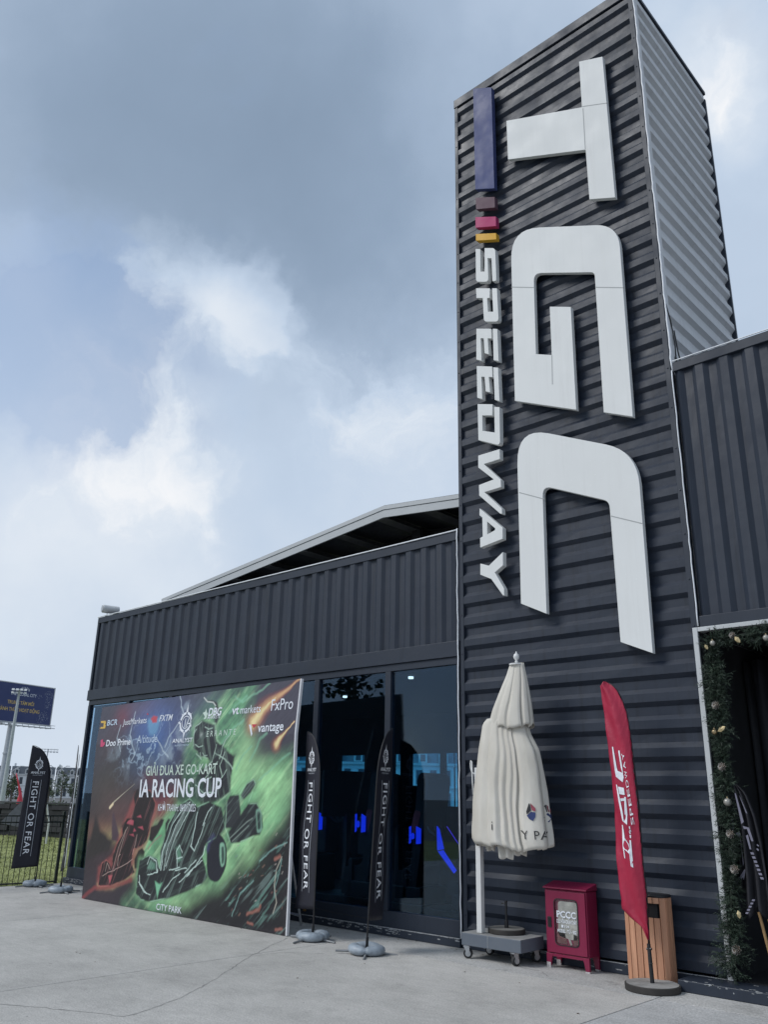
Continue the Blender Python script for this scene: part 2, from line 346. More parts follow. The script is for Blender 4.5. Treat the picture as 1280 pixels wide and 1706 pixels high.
# cracks wandering over the slabs: narrow dark sheets with ragged edges
CRACK = mat('crack dirt', (0.27, 0.264, 0.25), 0.95, var=0.4, vscale=12)
def crack(pts, w):
    r = random.Random(len(pts)); path = []
    for (a, b), (c, d) in zip(pts[:-1], pts[1:]):
        n = max(3, int(math.hypot(c - a, d - b) / 0.07))
        for i in range(n): path.append((a + (c - a) * i / n + r.uniform(-.012, .012), b + (d - b) * i / n + r.uniform(-.012, .012)))
    path.append(pts[-1]); vs = []
    for i, (a, b) in enumerate(path):
        c, d = path[min(i + 1, len(path) - 1)]; e, f = path[max(i - 1, 0)]
        t = Vector((c - e, d - f)).normalized(); k = w * r.uniform(0.3, 1.0)
        vs += [(a - t.y * k, b + t.x * k, 0.0015), (a + t.y * k, b - t.x * k, 0.0015)]
    MB().add(vs, [(2 * i, 2 * i + 1, 2 * i + 3, 2 * i + 2) for i in range(len(path) - 1)]).obj('crack', CRACK, pave)
crack([(-0.808,-4.959),(-0.528,-4.798),(-0.237,-4.65),(0.197,-4.452),(0.129,-4.189),(-0.044,-3.793),(-0.396,-3.22),(-1.015,-2.368),(-1.559,-1.536),(-1.823,-1.053)], 0.008)
crack([(-1.155,-2.219),(-1.128,-1.746),(-0.779,-1.45)], 0.004)
crack([(1.096,-0.471),(1.369,-0.487),(1.528,-0.662)], 0.006)

lit = MB(); r = random.Random(31)
for i in range(46):
    x, y = (r.uniform(-2.9, 3.2), -0.06 - abs(r.gauss(0, .22))) if i % 3 else (r.uniform(-4, 3.5), r.uniform(-4.2, -.5)); a = r.random() * 6.28; l = r.uniform(.012, .035); w = l * .4; c_, s_ = math.cos(a), math.sin(a)
    if x > 2.6 and y > -.36: continue
    lit.add([(x, y, .002), (x + c_ * l * .5 - s_ * w, y + s_ * l * .5 + c_ * w, .006), (x + c_ * l, y + s_ * l, .003), (x + c_ * l * .5 + s_ * w, y + s_ * l * .5 - c_ * w, .005)], [(0, 1, 2, 3)])
tag(lit.obj('leaf_litter', mat('dry leaf bits', (0.10, 0.075, 0.045), 0.9, var=.5, vscale=3), fix=False), 'scattered dry leaf bits on the pavement along the wall foot', 'leaf litter', kind='stuff')
lawn = mat('lawn soil and grass', (0.19, 0.215, 0.065), 0.95, var=0.35, vscale=1.2, bump=0.4, bscale=30, col2=(0.33, 0.36, 0.12))
tag(MB().add([(-70, -20, -0.03), (-9.32, -20, -0.03), (-9.32, 30, -0.03), (-70, 30, -0.03)], [(0, 1, 2, 3)]).obj('lawn', lawn), kind='structure')
mb = MB(); r = random.Random(3)
for i in range(26000):
    d = r.random() ** 1.6; x = -9.4 - d * 21; y = -5.0 + r.random() * (8 + d * 14)
    if x > -9.5 and y > -0.2: continue
    h = r.uniform(0.02, 0.045) * (1 + .6 * d); a = r.random() * 6.28; w = 0.006 * (1 + 3 * d); l = r.uniform(-.03, .03)
    ca, sa = math.cos(a) * w, math.sin(a) * w
    mb.add([(x - ca, y - sa, -0.03), (x + ca, y + sa, -0.03), (x + l, y + l * .6, h - 0.03)], [(0, 1, 2)])
tag(mb.obj('grass', mat('grass blades', (0.225, 0.26, 0.08), 0.8, var=0.4, vscale=0.8, col2=(0.34, 0.36, 0.14)), fix=False), kind='stuff')

# ------------------------------------------------------------------ corrugated sheets
def corrugated(a0, a1, b0, b1, depth, pitch=0.2765, phase=0.0, slope=0.052, thick=0.004):
    """Profile along a (from a0 to a1), extruded along b. Returns (profile points (a, d)), d = 0 outer .. depth inner."""
    flat = (pitch - 2 * slope) / 2; pts = [(a0, depth)]; a = a0 - pitch + (phase % pitch)
    while a < a1 + pitch:
        for p in ((a, depth), (a + slope, 0.0), (a + slope + flat, 0.0), (a + 2 * slope + flat, depth)):
            if a0 < p[0] < a1: pts.append(p)
        a += pitch
    pts.append((a1, depth)); return pts
def sheet(pts, b0, b1, conv, nb=2):
    q = random.Random(int(abs(b0 * 100 + b1 * 37)) + len(pts)); nb = max(3, int(abs(b1 - b0) / 0.22)) if nb == 2 else nb
    ja = [q.uniform(-.003, .003) for _ in pts]; jd = [[q.uniform(-.002, .002) for _ in range(nb)] for _ in pts]
    return MB().grid([[conv(a + ja[i] if 0 < i < len(pts) - 1 else a, b0 + (b1 - b0) * j / (nb - 1), max(0, d + jd[i][j])) for i, (a, d) in enumerate(pts)] for j in range(nb)])

# ------------------------------------------------------------------ the tower (a shipping container on end)
TW, TD, TH = 3.085, 2.50, 12.30
tower = thing('container_tower', 'tall charcoal corrugated tower with pale grey sheet on its right side', 'tower')
ph = 11.163 - 0.031 - 0.0
pr = corrugated(0.11, 12.17, 0, 0, 0.042, phase=(ph - 0.11) % 0.2765)
sheet(pr, 0.055, 3.025, lambda a, b, d: (b, 0.004 + d, a)).obj('front_panel', NAVY, tower)
MB().box(0, 0.062, 0, 0.10, 0.10, TH - 0.16).obj('corner_post', FRAME, tower, bev=0.006)
MB().box(3.018, TW, 0, 0.10, 0.10, TH - 0.16).obj('corner_post', FRAME, tower, bev=0.006)
MB().box(0, 0.062, TD - 0.08, TD, 0.1, TH - 0.16).obj('corner_post', FRAME, tower, bev=0.006)
MB().box(3.02, TW, TD - 0.05, TD, 0.1, TH - 0.16).obj('corner_post', FRAME, tower, bev=0.006)
MB().box(-0.008, TW + 0.006, -0.010, 0.09, TH - 0.158, TH).obj('top_rail', FRAME, tower, bev=0.006)
MB().box(TW - 0.07, TW + 0.006, 0.092, TD - 0.005, TH - 0.06, TH).obj('top_rail', FRAME, tower, bev=0.006)
MB().box(-0.008, TW - 0.075, 0.092, TD, TH - 0.07, TH - 0.01).obj('roof_panel', FRAME, tower)
MB().box(0.0, TW, -0.012, 0.16, 0.0, 0.098).obj('plinth', FRAME, tower, bev=0.006)
pr = corrugated(0.11, TH - 0.065, 0, 0, 0.050, phase=0.06)
sheet(pr, 0.10, TD - 0.052, lambda a, b, d: (TW - 0.012 - d, b, a)).obj('side_panel', SILVER, tower)
sheet(corrugated(0.11, TH - 0.17, 0, 0, 0.045), 0.1, TD - 0.08, lambda a, b, d: (0.012 + d, b, a)).obj('side_panel', NAVY, tower)
MB().box(0.07, 3.015, TD - 0.03, TD - 0.01, 0.1, TH - 0.07).obj('rear_panel', FRAME, tower)
MB().box(TW - 0.002, TW + 0.012, 0.012, 0.11, 6.4, TH - 0.065).obj('edge_trim', SILVER, tower)
rr = random.Random(5)
def wobble(p0, p1, n, k): 
    p0, p1 = Vector(p0), Vector(p1)
    return [p0.lerp(p1, i / n) + Vector((rr.uniform(-k, k), rr.uniform(-k, k), 0)) for i in range(n + 1)]
MB().tube(wobble((-0.016, -0.02, 0.10), (-0.020, -0.02, 5.03), 40, 0.004), 0.009, 6).obj('cable', STRIP, tower, smooth=True)
MB().tube(wobble((TW + 0.012, -0.006, 3.34), (TW + 0.012, -0.006, 6.3), 26, 0.003), 0.008, 6).obj('cable', STRIP, tower, smooth=True)
MB().tube(wobble((TW + 0.014, 0.006, 6.3), (TW + 0.014, 0.006, TH - 0.05), 70, 0.006), 0.011, 6).obj('cable', STRIP, tower, smooth=True)
MB().tube([(TW + 0.02, 0.14, 6.46), (TW + 0.03, 0.13, 6.7), (TW + 0.02, 0.10, 7.0), (TW + 0.014, 0.02, 7.2)], 0.008, 6).obj('cable', BLKMET, tower, smooth=True)
MB().tube([(TW + 0.02, 0.30, 6.42), (TW + 0.03, 0.20, 6.62), (TW + 0.02, 0.17, 6.9)], 0.008, 6).obj('cable', BLKMET, tower, smooth=True)
bolts = MB()
for i in range(24):
    for x in (0.031, 3.052): q_ = MB().lathe([(.004, 0), (.009, .001), (.008, .006), (.002, .0075)], 8).xf(Matrix.Translation((x, 0, .35 + i * .5)) @ Matrix.Rotation(math.pi / 2, 4, 'X')); bolts.add(q_.v, q_.f)
tag(bolts.obj('bolt_heads', FRAME, tower), kind='stuff')
mb = MB(); r = random.Random(12)                           # chipped pale paint along the foot of the tower
def chips(mb, x0, x1, yf, z0, z1, n, r, up=None):
    for i in range(n):
        x = r.uniform(x0, x1); z = z1 - (z1 - z0) * r.random() ** 2; w = r.uniform(0.006, 0.05) * (0.4 + r.random()); h = r.uniform(0.004, 0.012)
        k = 7; a = [(x + w * math.cos(q * 6.283 / k) * r.uniform(.4, 1), z + h * math.sin(q * 6.283 / k) * r.uniform(.4, 1)) for q in range(k)]
        mb.add([(p[0], yf, p[1]) for p in a], [tuple(range(k))])
CHIP = mat('chipped pale primer', (0.26, 0.27, 0.28), 0.8, var=0.6, vscale=40)
mb.box(0.1, TW, -0.0145, 0.0, 0.094, 0.1005); chips(mb, 0.05, TW, -0.0135, 0.03, 0.092, 34, r)
tag(mb.obj('worn_edge', CHIP, tower, fix=False), kind='stuff')

# sign on the tower: big letters, small word, four colour bars
sign = thing('tower_sign', 'big white sideways lettering with four colour bars mounted down the front of the dark tower', 'sign', (0, 0, 0))
Y1 = -0.105                                                # face of the big letters
def shift(l): return l
T = [(2.283,11.404),(2.634,11.241),(2.642,8.898),(2.286,9.062),(2.284,9.871),(1.051,10.439),(1.048,11.152),(2.275,10.599)]
MB().prism(T, Y1, -0.04).obj('letter', WHITE, sign, bev=0.004)['label'] = 'large white letter T lying on its side'
Gp = [(1.024,6.549),(1.051,9.234),(2.653,8.483),(2.628,5.826),(2.268,5.995),(2.282,7.945),(1.396,8.338),(1.375,7.112),(1.606,7.012),(1.614,7.725),(1.92,7.592),(1.907,6.142)]
MB().prism(smooth_poly(rnd_pts(Gp, {1: 0.52, 2: 0.34, 5: 0.06, 6: 0.13}), n=8), Y1, -0.04).obj('letter', WHITE, sign, bev=0.004)['label'] = 'large white letter G with rounded corners'
Cp = [(1.009,3.848),(1.034,6.17),(2.643,5.399),(2.625,3.094),(2.268,3.25),(2.255,4.875),(1.382,5.275),(1.36,3.678)]
MB().prism(smooth_poly(rnd_pts(Cp, {1: 0.52, 2: 0.42, 5: 0.08, 6: 0.14}), n=8), Y1, -0.04).obj('letter', WHITE, sign, bev=0.004)['label'] = 'large white letter C opening downward'
mnt = MB()
for x, z in ((2.35, 11.2), (2.5, 9.3), (1.2, 10.8), (2.0, 10.4), (1.16, 8.3), (1.16, 6.9), (1.4, 6.5), (2.42, 8.3), (2.48, 6.6), (1.16, 5.2), (1.2, 4.4), (2.42, 4.9), (2.5, 3.8), (1.7, 5.6)): MB().box(x - .03, x + .03, -.041, .02, z - .03, z + .03).obj('standoff', STEEL, sign)
SEAM = mat('dark sheet seam', (0.36, 0.37, 0.37), 0.8)
for a, b in ([(2.285,10.603),(2.644,10.426)], [(1.034,8.279),(1.389,8.114)], [(2.285,7.721),(2.648,7.554)], [(1.04,5.267),(1.398,5.096)], [(2.265,4.692),(2.634,4.524)],
             [(2.292,10.565),(2.282,9.882)], [(1.61,7.006),(1.596,6.595)]):
    n = Vector((b[0] - a[0], b[1] - a[1])).normalized() * 0.006
    MB().prism([(a[0] + n.y, a[1] - n.x), (b[0] + n.y, b[1] - n.x), (b[0] - n.y, b[1] + n.x), (a[0] - n.y, a[1] + n.x)], Y1 - 0.0012, Y1 + 0.01).obj('seam', SEAM, sign)
Y2 = -0.125
def small(label, polys):
    mb = MB()
    for p in polys: mb.prism(smooth_poly(p), Y2, -0.045)
    mb.obj('letter', WHITE, sign, bev=0.004)['label'] = label
small('small white letter S, first of the small word', [rnd_pts([(0.456,9.173),(0.538,9.128),(0.533,8.75),(0.605,8.717),(0.615,9.109),(0.796,9.021),(0.802,8.47),(0.734,8.501),(0.729,8.884),(0.664,8.915),(0.665,8.521),(0.451,8.617)], {5: 0.06, 6: 0.05, 10: 0.06, 11: 0.05})])
small('small white letter P, second of the small word', [rnd_pts([(0.449,8.509),(0.688,8.403),(0.68,8.252),(0.637,8.262),(0.645,8.043),(0.733,8.006),(0.725,8.387),(0.807,8.35),(0.819,7.813),(0.574,7.913),(0.563,8.297),(0.453,8.346)], {8: 0.06, 9: 0.05})])
small('small white letter E, third of the small word', [[(0.443,7.852),(0.692,7.752),(0.695,7.598),(0.63,7.624),(0.642,7.372),(0.573,7.415),(0.564,7.653),(0.512,7.673),(0.519,7.316),(0.432,7.368)], [(0.721,7.741),(0.793,7.708),(0.8,7.209),(0.72,7.253)]])
small('small white letter E, fourth of the small word', [[(0.436,7.265),(0.691,7.165),(0.693,7.006),(0.633,7.028),(0.648,6.792),(0.577,6.829),(0.564,7.055),(0.51,7.074),(0.516,6.734),(0.435,6.78)], [(0.714,7.145),(0.788,7.115),(0.796,6.614),(0.721,6.657)]])
small('small white letter D, fifth of the small word', [rnd_pts([(0.438,6.684),(0.684,6.602),(0.674,6.441),(0.511,6.491),(0.511,6.265),(0.707,6.183),(0.709,6.556),(0.793,6.525),(0.786,5.974),(0.44,6.15)], {8: 0.07})])
small('small white letter W, sixth of the small word', [[(0.431,5.928),(0.777,5.927),(0.776,5.786),(0.52,5.783),(0.781,5.499),(0.781,5.397),(0.52,5.389),(0.785,5.105),(0.786,5.035),(0.758,5.042),(0.435,5.363),(0.434,5.508),(0.671,5.53),(0.428,5.76)]])
a = [(0.436,5.186),(0.789,4.849),(0.784,4.703),(0.436,4.654),(0.436,4.781),(0.479,4.795),(0.477,5.053),(0.434,5.092)]; h = [(0.553,4.978),(0.672,4.866),(0.671,4.841),(0.548,4.807)]
MB().prism(a, Y2, -0.045, [h]).obj('letter', WHITE, sign, bev=0.004)['label'] = 'small white letter A, seventh of the small word'
small('small white letter Y, last of the small word', [[(0.783,4.533),(0.778,4.36),(0.652,4.29),(0.784,4.067),(0.784,3.978),(0.765,3.981),(0.595,4.215),(0.428,4.298),(0.432,4.444),(0.563,4.393)]])
for lab, mname, c, p in (('long indigo bar', 'indigo sign paint', (0.045, 0.060, 0.165), [(0.467,12.147),(0.811,11.939),(0.812,10.047),(0.471,10.217)]), ('dull maroon block', 'maroon sign paint', (0.10, 0.055, 0.075), [(0.472,10.067),(0.814,9.896),(0.813,9.709),(0.478,9.854)]),
                     ('pink block', 'pink sign paint', (0.38, 0.035, 0.13), [(0.461,9.726),(0.824,9.546),(0.823,9.382),(0.462,9.537)]), ('yellow block', 'yellow sign paint', (0.60, 0.33, 0.03), [(0.463,9.428),(0.819,9.264),(0.822,9.155),(0.463,9.31)])):
    MB().prism(p, Y2, -0.045).obj('bar', paint_worn(mname, c, tuple(x * 1.25 + 0.01 for x in c), (2, 1, 0.4), 0.6, .05, .15, .3), sign, bev=0.004)['label'] = lab

# ------------------------------------------------------------------ left wing: container over a glass front
wing = thing('glazed_container_building', 'low charcoal building with corrugated container above a dark glass front, left of the tower', 'building', (-4.7, 0, 0))
WX = -9.37
class P0: pass
def part(mb, name, m, parent=wing, **k):
    mb.xf(Matrix.Translation((4.7, 0, 0))); return mb.obj(name, m, parent, **k)
pr = corrugated(WX + 0.06, -0.03, 0, 0, 0.034, phase=0.02)
part(sheet(pr, 3.53, 4.885, lambda a, b, d: (a, 0.006 + d, b)), 'front_panel', NAVYV)
part(MB().box(WX, -0.022, -0.004, 0.10, 4.88, 5.0), 'top_rail', FRAME, bev=0.005)
part(MB().box(WX - 0.02, -0.022, -0.012, 0.12, 3.33, 3.53), 'bottom_rail', FRAME, bev=0.005)
part(MB().box(WX, WX + 0.07, -0.003, 0.10, 3.532, 4.878), 'corner_post', FRAME, bev=0.005)
part(sheet(corrugated(0.1, 2.4, 0, 0, 0.04), 3.53, 4.95, lambda a, b, d: (WX + 0.01 + d, a, b)), 'side_panel', NAVYV)
part(MB().box(WX + 0.02, -0.025, 0.105, 2.42, 4.93, 4.975), 'roof_panel', FRAME)
part(MB().box(WX, -0.025, 2.40, 2.44, 3.30, 4.99), 'rear_panel', FRAME)
part(MB().tube(wobble((WX, -0.012, 5.012), (-0.02, -0.012, 5.012), 60, 0.003), 0.010, 6), 'cable', STRIP, smooth=True)
part(MB().tube(wobble((WX - 0.012, -0.014, 0.25), (WX - 0.012, -0.014, 2.3), 24, 0.003), 0.009, 6), 'cable', STRIP, smooth=True)
# glass front
part(MB().box(WX + 0.0, -0.022, -0.03, 0.14, 0.0, 0.092), 'plinth', FRAME, bev=0.006)
mb = MB(); r = random.Random(4); mb.box(-6, -0.03, -0.0325, 0.0, 0.088, 0.0945); chips(mb, -2.2, -0.9, -0.0315, 0.03, 0.088, 60, r); chips(mb, -2.9, -0.05, -0.0315, 0.02, 0.088, 26, r); chips(mb, -9.3, -8.4, -0.0315, 0.0, 0.09, 60, r)
tag(part(mb, 'worn_edge', CHIP, fix=False), kind='stuff')
part(MB().box(WX + 0.04, -0.022, 0.012, 0.11, 0.092, 0.275), 'sill', FRAME, bev=0.004)
part(MB().box(WX + 0.04, -0.022, 0.012, 0.11, 3.235, 3.328), 'head_rail', FRAME, bev=0.004)
mul = [-9.33, -7.86, -6.46, -5.10, -3.90, -2.665, -1.245, -0.022]
for i, x in enumerate(mul):
    w = 0.05 if 0 < i < 7 else 0.045
    x0 = x if i == 0 else x - w if i < 7 else x - 0.045
    part(MB().box(x0, x0 + w * (2 if 0 < i < 7 else 1.6 if i == 0 else 1), 0.006, 0.10, 0.277, 3.233), 'mullion', FRAME, bev=0.004)
for i in range(7):
    x0 = mul[i] + 0.05; x1 = mul[i + 1] - 0.05
    part(MB().box(x0, x1, 0.045, 0.057, 0.277, 3.233), 'window_pane', GLASS)
part(MB().tube([(-2.95, -0.02, 0.215), (-2.63, -0.03, 0.206), (-2.1, -0.012, 0.17), (-1.4, -0.006, 0.16)], 0.004, 5), 'cable', BLKMET, smooth=True)
# interior shell
part(MB().box(WX + 0.05, -0.03, 0.15, 4.72, -0.012, 0.02), 'floor', mat('dark carpet', (0.018, 0.018, 0.02), 0.9))
part(MB().box(WX + 0.05, -0.03, 0.12, 4.6, 3.20, 3.232), 'ceiling', mat('dark ceiling', (0.02, 0.022, 0.026), 0.9))
part(MB().box(WX + 0.04, WX + 0.09, 0.16, 4.72, 0.02, 3.20), 'end_wall', DARK)
part(MB().box(-0.09, -0.03, 0.16, 4.72, 0.02, 3.20), 'end_wall', DARK)
bw = [(-8.6, -7.9), (-6.86, -6.08), (-5.30, -5.08), (-4.84, -4.06), (-3.98, -2.9)]
xx = WX + 0.09; bx = bw
z0, z1 = 1.48, 2.45
part(MB().box(WX + 0.09, -0.09, 4.6, 4.72, z1, 3.2), 'rear_wall', DARK); part(MB().box(WX + 0.09, -0.09, 4.6, 4.72, 0.02, z0), 'rear_wall', DARK)
for a, b in [(WX + 0.09, bx[0][0])] + [(bx[i][1], bx[i + 1][0]) for i in range(len(bx) - 1)] + [(bx[-1][1], -0.09)]:
    part(MB().box(a, b, 4.6, 4.72, z0, z1), 'rear_wall', DARK)
for a, b in bx: part(MB().box(a, b, 4.65, 4.66, z0, z1), 'rear_window_pane', BLUEGL)
LAMP = emit('downlight', (1.0, 0.95, 0.85), 2.2)
for x, y in ((-1.14, 0.36), (-3.56, 1.48), (-5.9, 1.48)):
    part(MB().lathe([(0.036, 3.17), (0.036, 3.199)], 16, x, y), 'downlight', LAMP)
# grey roller curtain behind the left-hand pane
part(MB().grid([[(-9.24 + 0.02 * i, 0.30 + 0.02 * math.sin(i * 1.3), z) for i in range(60)] for z in (0.03, 1.15)]), 'curtain', mat('grey blue curtain', (0.10, 0.16, 0.20), 0.9, var=0.3, vscale=8), solid=0.004)

# ------------------------------------------------------------------ shed roof behind the wing
shed = thing('shed_roof', 'pale grey gable roof with dark open eaves rising behind the container', 'roof', (-2.125, 0.8, 6.04))
def shedp(mb, name, m, **k): mb.xf(Matrix.Translation((2.125, -0.8, -6.04))); return mb.obj(name, m, shed, **k)
AP, EL, ER = (-2.125, 6.04), (-8.33, 5.395), (3.9, 5.414)
def roofz(x): return AP[1] - 0.104 * abs(x - AP[0])
def slopes(y0, y1, t0, t1, xl=EL[0], xr=ER[0]):
    mb = MB()
    mb.prism([(xl, roofz(xl) - t1), (AP[0], AP[1] - t1), (xr, roofz(xr) - t1), (xr, roofz(xr) - t0), (AP[0], AP[1] - t0), (xl, roofz(xl) - t0)], y0, y1); return mb
shedp(slopes(0.78, 0.80, 0.0, 0.066), 'fascia_cap', ROOFM, bev=0.003)
shedp(slopes(0.792, 0.82, 0.070, 0.195), 'fascia', ROOFM, bev=0.003)
shedp(slopes(0.80, 15.0, -0.012, 0.02), 'roof_sheet', mat('roof underside', (0.09, 0.095, 0.10), 0.7, var=0.2))
for y in (1.7, 5.5, 9.5, 13.5):
    shedp(slopes(y, y + 0.16, 0.20, 0.215, -8.1, 3.6), 'rafter', BLKMET); shedp(slopes(y + 0.075, y + 0.085, 0.215, 0.44, -8.1, 3.6), 'rafter', BLKMET); shedp(slopes(y, y + 0.16, 0.44, 0.455, -8.1, 3.6), 'rafter', BLKMET)
PUR = mat('grey purlin', (0.13, 0.13, 0.13), 0.6, var=0.2)
for i in range(13):
    x = -8.0 + i * 0.95; z = roofz(x) - 0.03
    shedp(MB().box(x, x + 0.22, 0.83, 14.9, z - 0.16, z - 0.15).box(x, x + 0.01, 0.83, 14.9, z - 0.149, z), 'purlin', PUR)
shedp(MB().box(-2.24, -2.22, 1.62, 1.92, 5.42, 5.86).box(-2.03, -2.01, 1.62, 1.92, 5.42, 5.86).box(-2.215, -2.035, 1.60, 1.615, 5.45, 5.84), 'splice_plate', BLKMET)
for x in (-8.0, 3.5): shedp(MB().box(x - 0.1, x + 0.1, 2.6, 2.8, 0.0, 5.0), 'column', BLKMET)
shedp(MB().box(-8.2, 3.6, 8.3, 8.4, 3.3, 5.1), 'rear_cladding', mat('shed cladding', (0.16, 0.165, 0.17), 0.7, var=0.2))

# ------------------------------------------------------------------ right annex with the garlanded doorway
ann = thing('container_annex', 'charcoal corrugated container raised over a dark open doorway, right of the tower', 'building', (5.0, 0, 0))
def annp(mb, name, m, **k): mb.xf(Matrix.Translation((-5.0, 0, 0))); return mb.obj(name, m, ann, **k)
pr = corrugated(TW + 0.03, 9.0, 0, 0, 0.036, phase=0.19)
annp(sheet(pr, 3.44, 6.29, lambda a, b, d: (a, 0.012 + d, b)), 'front_panel', NAVYV)
annp(MB().box(TW + 0.026, 9.1, 0.0, 0.10, 6.285, 6.40), 'top_rail', FRAME, bev=0.005)
annp(MB().box(TW + 0.026, 9.1, 0.0, 0.12, 3.325, 3.445), 'bottom_rail', FRAME, bev=0.005)
annp(MB().box(TW + 0.026, 9.1, 0.105, 2.44, 6.33, 6.37), 'roof_panel', FRAME)
annp(MB().box(TW + 0.026, 9.1, 2.40, 2.44, 3.33, 6.32), 'rear_panel', FRAME)
annp(MB().tube(wobble((TW + 0.03, -0.006, 6.412), (8.5, -0.006, 6.412), 30, 0.002), 0.007, 6), 'cable', STRIP, smooth=True)
FRW = paint_worn('white door frame paint', (0.55, 0.57, 0.58), (0.42, 0.43, 0.43), (2, 1, 0.4), 0.5)
annp(MB().box(3.046, 3.098, -0.045, -0.013, 0.10, 3.322), 'door_frame', FRW, bev=0.004)
annp(MB().box(3.100, 9.0, -0.045, 0.05, 3.278, 3.322), 'door_frame', FRW, bev=0.004)
annp(MB().box(TW + 0.002, 9.0, 0.0, 4.0, 0.08, 0.10), 'floor', DARK)
annp(MB().box(TW + 0.002, TW + 0.03, 0.03, 4.0, 0.102, 3.27), 'side_wall', DARK); annp(MB().box(9.0, 9.05, 0.0, 4.0, 0.1, 3.3), 'side_wall', DARK)
annp(MB().box(TW + 0.03, 9.0, 4.0, 4.05, 0.1, 3.3), 'rear_wall', DARK); annp(MB().box(TW + 0.03, 9.0, 0.13, 4.0, 3.28, 3.32), 'ceiling', DARK)
CURT = mat('black velvet curtain', (0.012, 0.013, 0.018), 0.75, var=0.3, vscale=5)
annp(MB().grid([[(3.14 + 0.03 * i, 1.0 + 0.05 * math.sin(i * 0.9) + 0.02 * math.sin(i * 2.3 + j), z) for i in range(80)] for j, z in enumerate((0.12, 1.2, 2.2, 3.1))]), 'curtain', CURT, smooth=True, solid=0.006)
step = tag(MB().box(2.70, 9.0, -0.335, -0.0145, 0.0, 0.098).obj('step', FRAME, bev=0.008), 'low dark painted step with chipped edge below the doorway', 'step')
mb = MB(); r = random.Random(9); chips(mb, 2.75, 3.6, -0.3365, 0.05, 0.097, 16, r)
for i in range(22):
    x, y = r.uniform(2.72, 3.8), -0.33 + 0.31 * r.random() ** 3; w = r.uniform(.005, .03); k = 6
    mb.add([(x + w * math.cos(q) * r.uniform(.5, 1), y + w * .5 * math.sin(q), 0.0995) for q in [6.283 * j / k for j in range(k)]], [tuple(range(k))])
tag(mb.obj('worn_edge', CHIP, step, fix=False), kind='stuff')

# ------------------------------------------------------------------ event banner: printed panel
ban = thing('event_banner', 'wide dark race poster board with green flames and karts in front of the glass', 'banner', (-4.4, -0.985, 0))
BC = dict(BL=(-6.85, 0.006), BR=(-1.922, 0.006), TR=(-1.930, 3.083), TL=(-7.0, 2.985))
NU, NV = 620, 480
uu, vv = np.meshgrid(np.linspace(0, 1, NU), np.linspace(0, 1, NV))
def bil(i): return (BC['BL'][i] * (1 - uu) + BC['BR'][i] * uu) * (1 - vv) + (BC['TL'][i] * (1 - uu) + BC['TR'][i] * uu) * vv
AX, AZ = bil(0), bil(1)
rs = np.random.RandomState(11)
def vnoise(x, y, seed):
    t = np.random.RandomState(seed).rand(64, 64); xi = np.floor(x).astype(int); yi = np.floor(y).astype(int); fx = x - xi; fy = y - yi
    fx = fx * fx * (3 - 2 * fx); fy = fy * fy * (3 - 2 * fy); g = lambda a, b: t[a % 64, b % 64]
    return (g(xi, yi) * (1 - fx) + g(xi + 1, yi) * fx) * (1 - fy) + (g(xi, yi + 1) * (1 - fx) + g(xi + 1, yi + 1) * fx) * fy
def fbm(x, y, seed, o=5, p=0.55):
    s = 0; a = 1; t = 0
    for i in range(o): s = s + a * vnoise(x * 2 ** i, y * 2 ** i, seed + i); t += a; a *= p
    return s / t
def lin(c): return np.array(srgb(*c)) * 1.22
IMG = np.zeros((NV, NU, 3)); IMG[:] = lin((52, 46, 52))
def blend(a, col): 
    global IMG
    IMG = IMG * (1 - a[..., None]) + np.asarray(col) * a[..., None]
WX_ = AX + 0.10 * (fbm(AX * 3, AZ * 3, 60) - .5); WZ_ = AZ + 0.10 * (fbm(AX * 3, AZ * 3, 70) - .5)
def sdf(pts, X=None, Z=None):
    X = AX if X is None else X; Z = AZ if Z is None else Z
    d = np.full(X.shape, 1e9); ins = np.zeros(X.shape, bool); k = len(pts)
    for i in range(k):
        ax, az = pts[i]; bx_, bz = pts[(i + 1) % k]; ex, ez = bx_ - ax, bz - az; L = ex * ex + ez * ez + 1e-12
        t = np.clip(((X - ax) * ex + (Z - az) * ez) / L, 0, 1); d = np.minimum(d, (X - ax - t * ex) ** 2 + (Z - az - t * ez) ** 2)
        c = (az > Z) != (bz > Z); xi = ax + (Z - az) * ex / (ez if abs(ez) > 1e-9 else 1e-9); ins ^= c & (X < xi)
    return np.where(ins, -1, 1) * np.sqrt(d)
def poly(pts, col, soft=0.014, warp=False, k=1.0): blend(np.clip(0.5 - sdf(pts, *(WX_, WZ_) if warp else (None, None)) / (2 * soft), 0, 1) * k, lin(col) if isinstance(col, tuple) else col)
def glow(pts, col, soft, k=1.0, warp=True): 
    d = sdf(pts, *(WX_, WZ_) if warp else (None, None)); blend(np.where(d < 0, 1, np.exp(-(d / soft) ** 2)) * k, lin(col))
def stroke(pts, col, w, k=1.0, warp=False, taper=False):
    X, Z = (WX_, WZ_) if warp else (AX, AZ); d = np.full(AX.shape, 1e9); n = len(pts) - 1
    for i in range(n):
        ax, az = pts[i]; ex, ez = pts[i + 1][0] - ax, pts[i + 1][1] - az; L = ex * ex + ez * ez + 1e-12
        t = np.clip(((X - ax) * ex + (Z - az) * ez) / L, 0, 1); q = np.sqrt((X - ax - t * ex) ** 2 + (Z - az - t * ez) ** 2)
        d = np.minimum(d, q / (np.maximum(0.15, 1 - (i + t) / n) if taper else 1))
    blend(np.clip(1.25 - d / w, 0, 1) * k, lin(col))
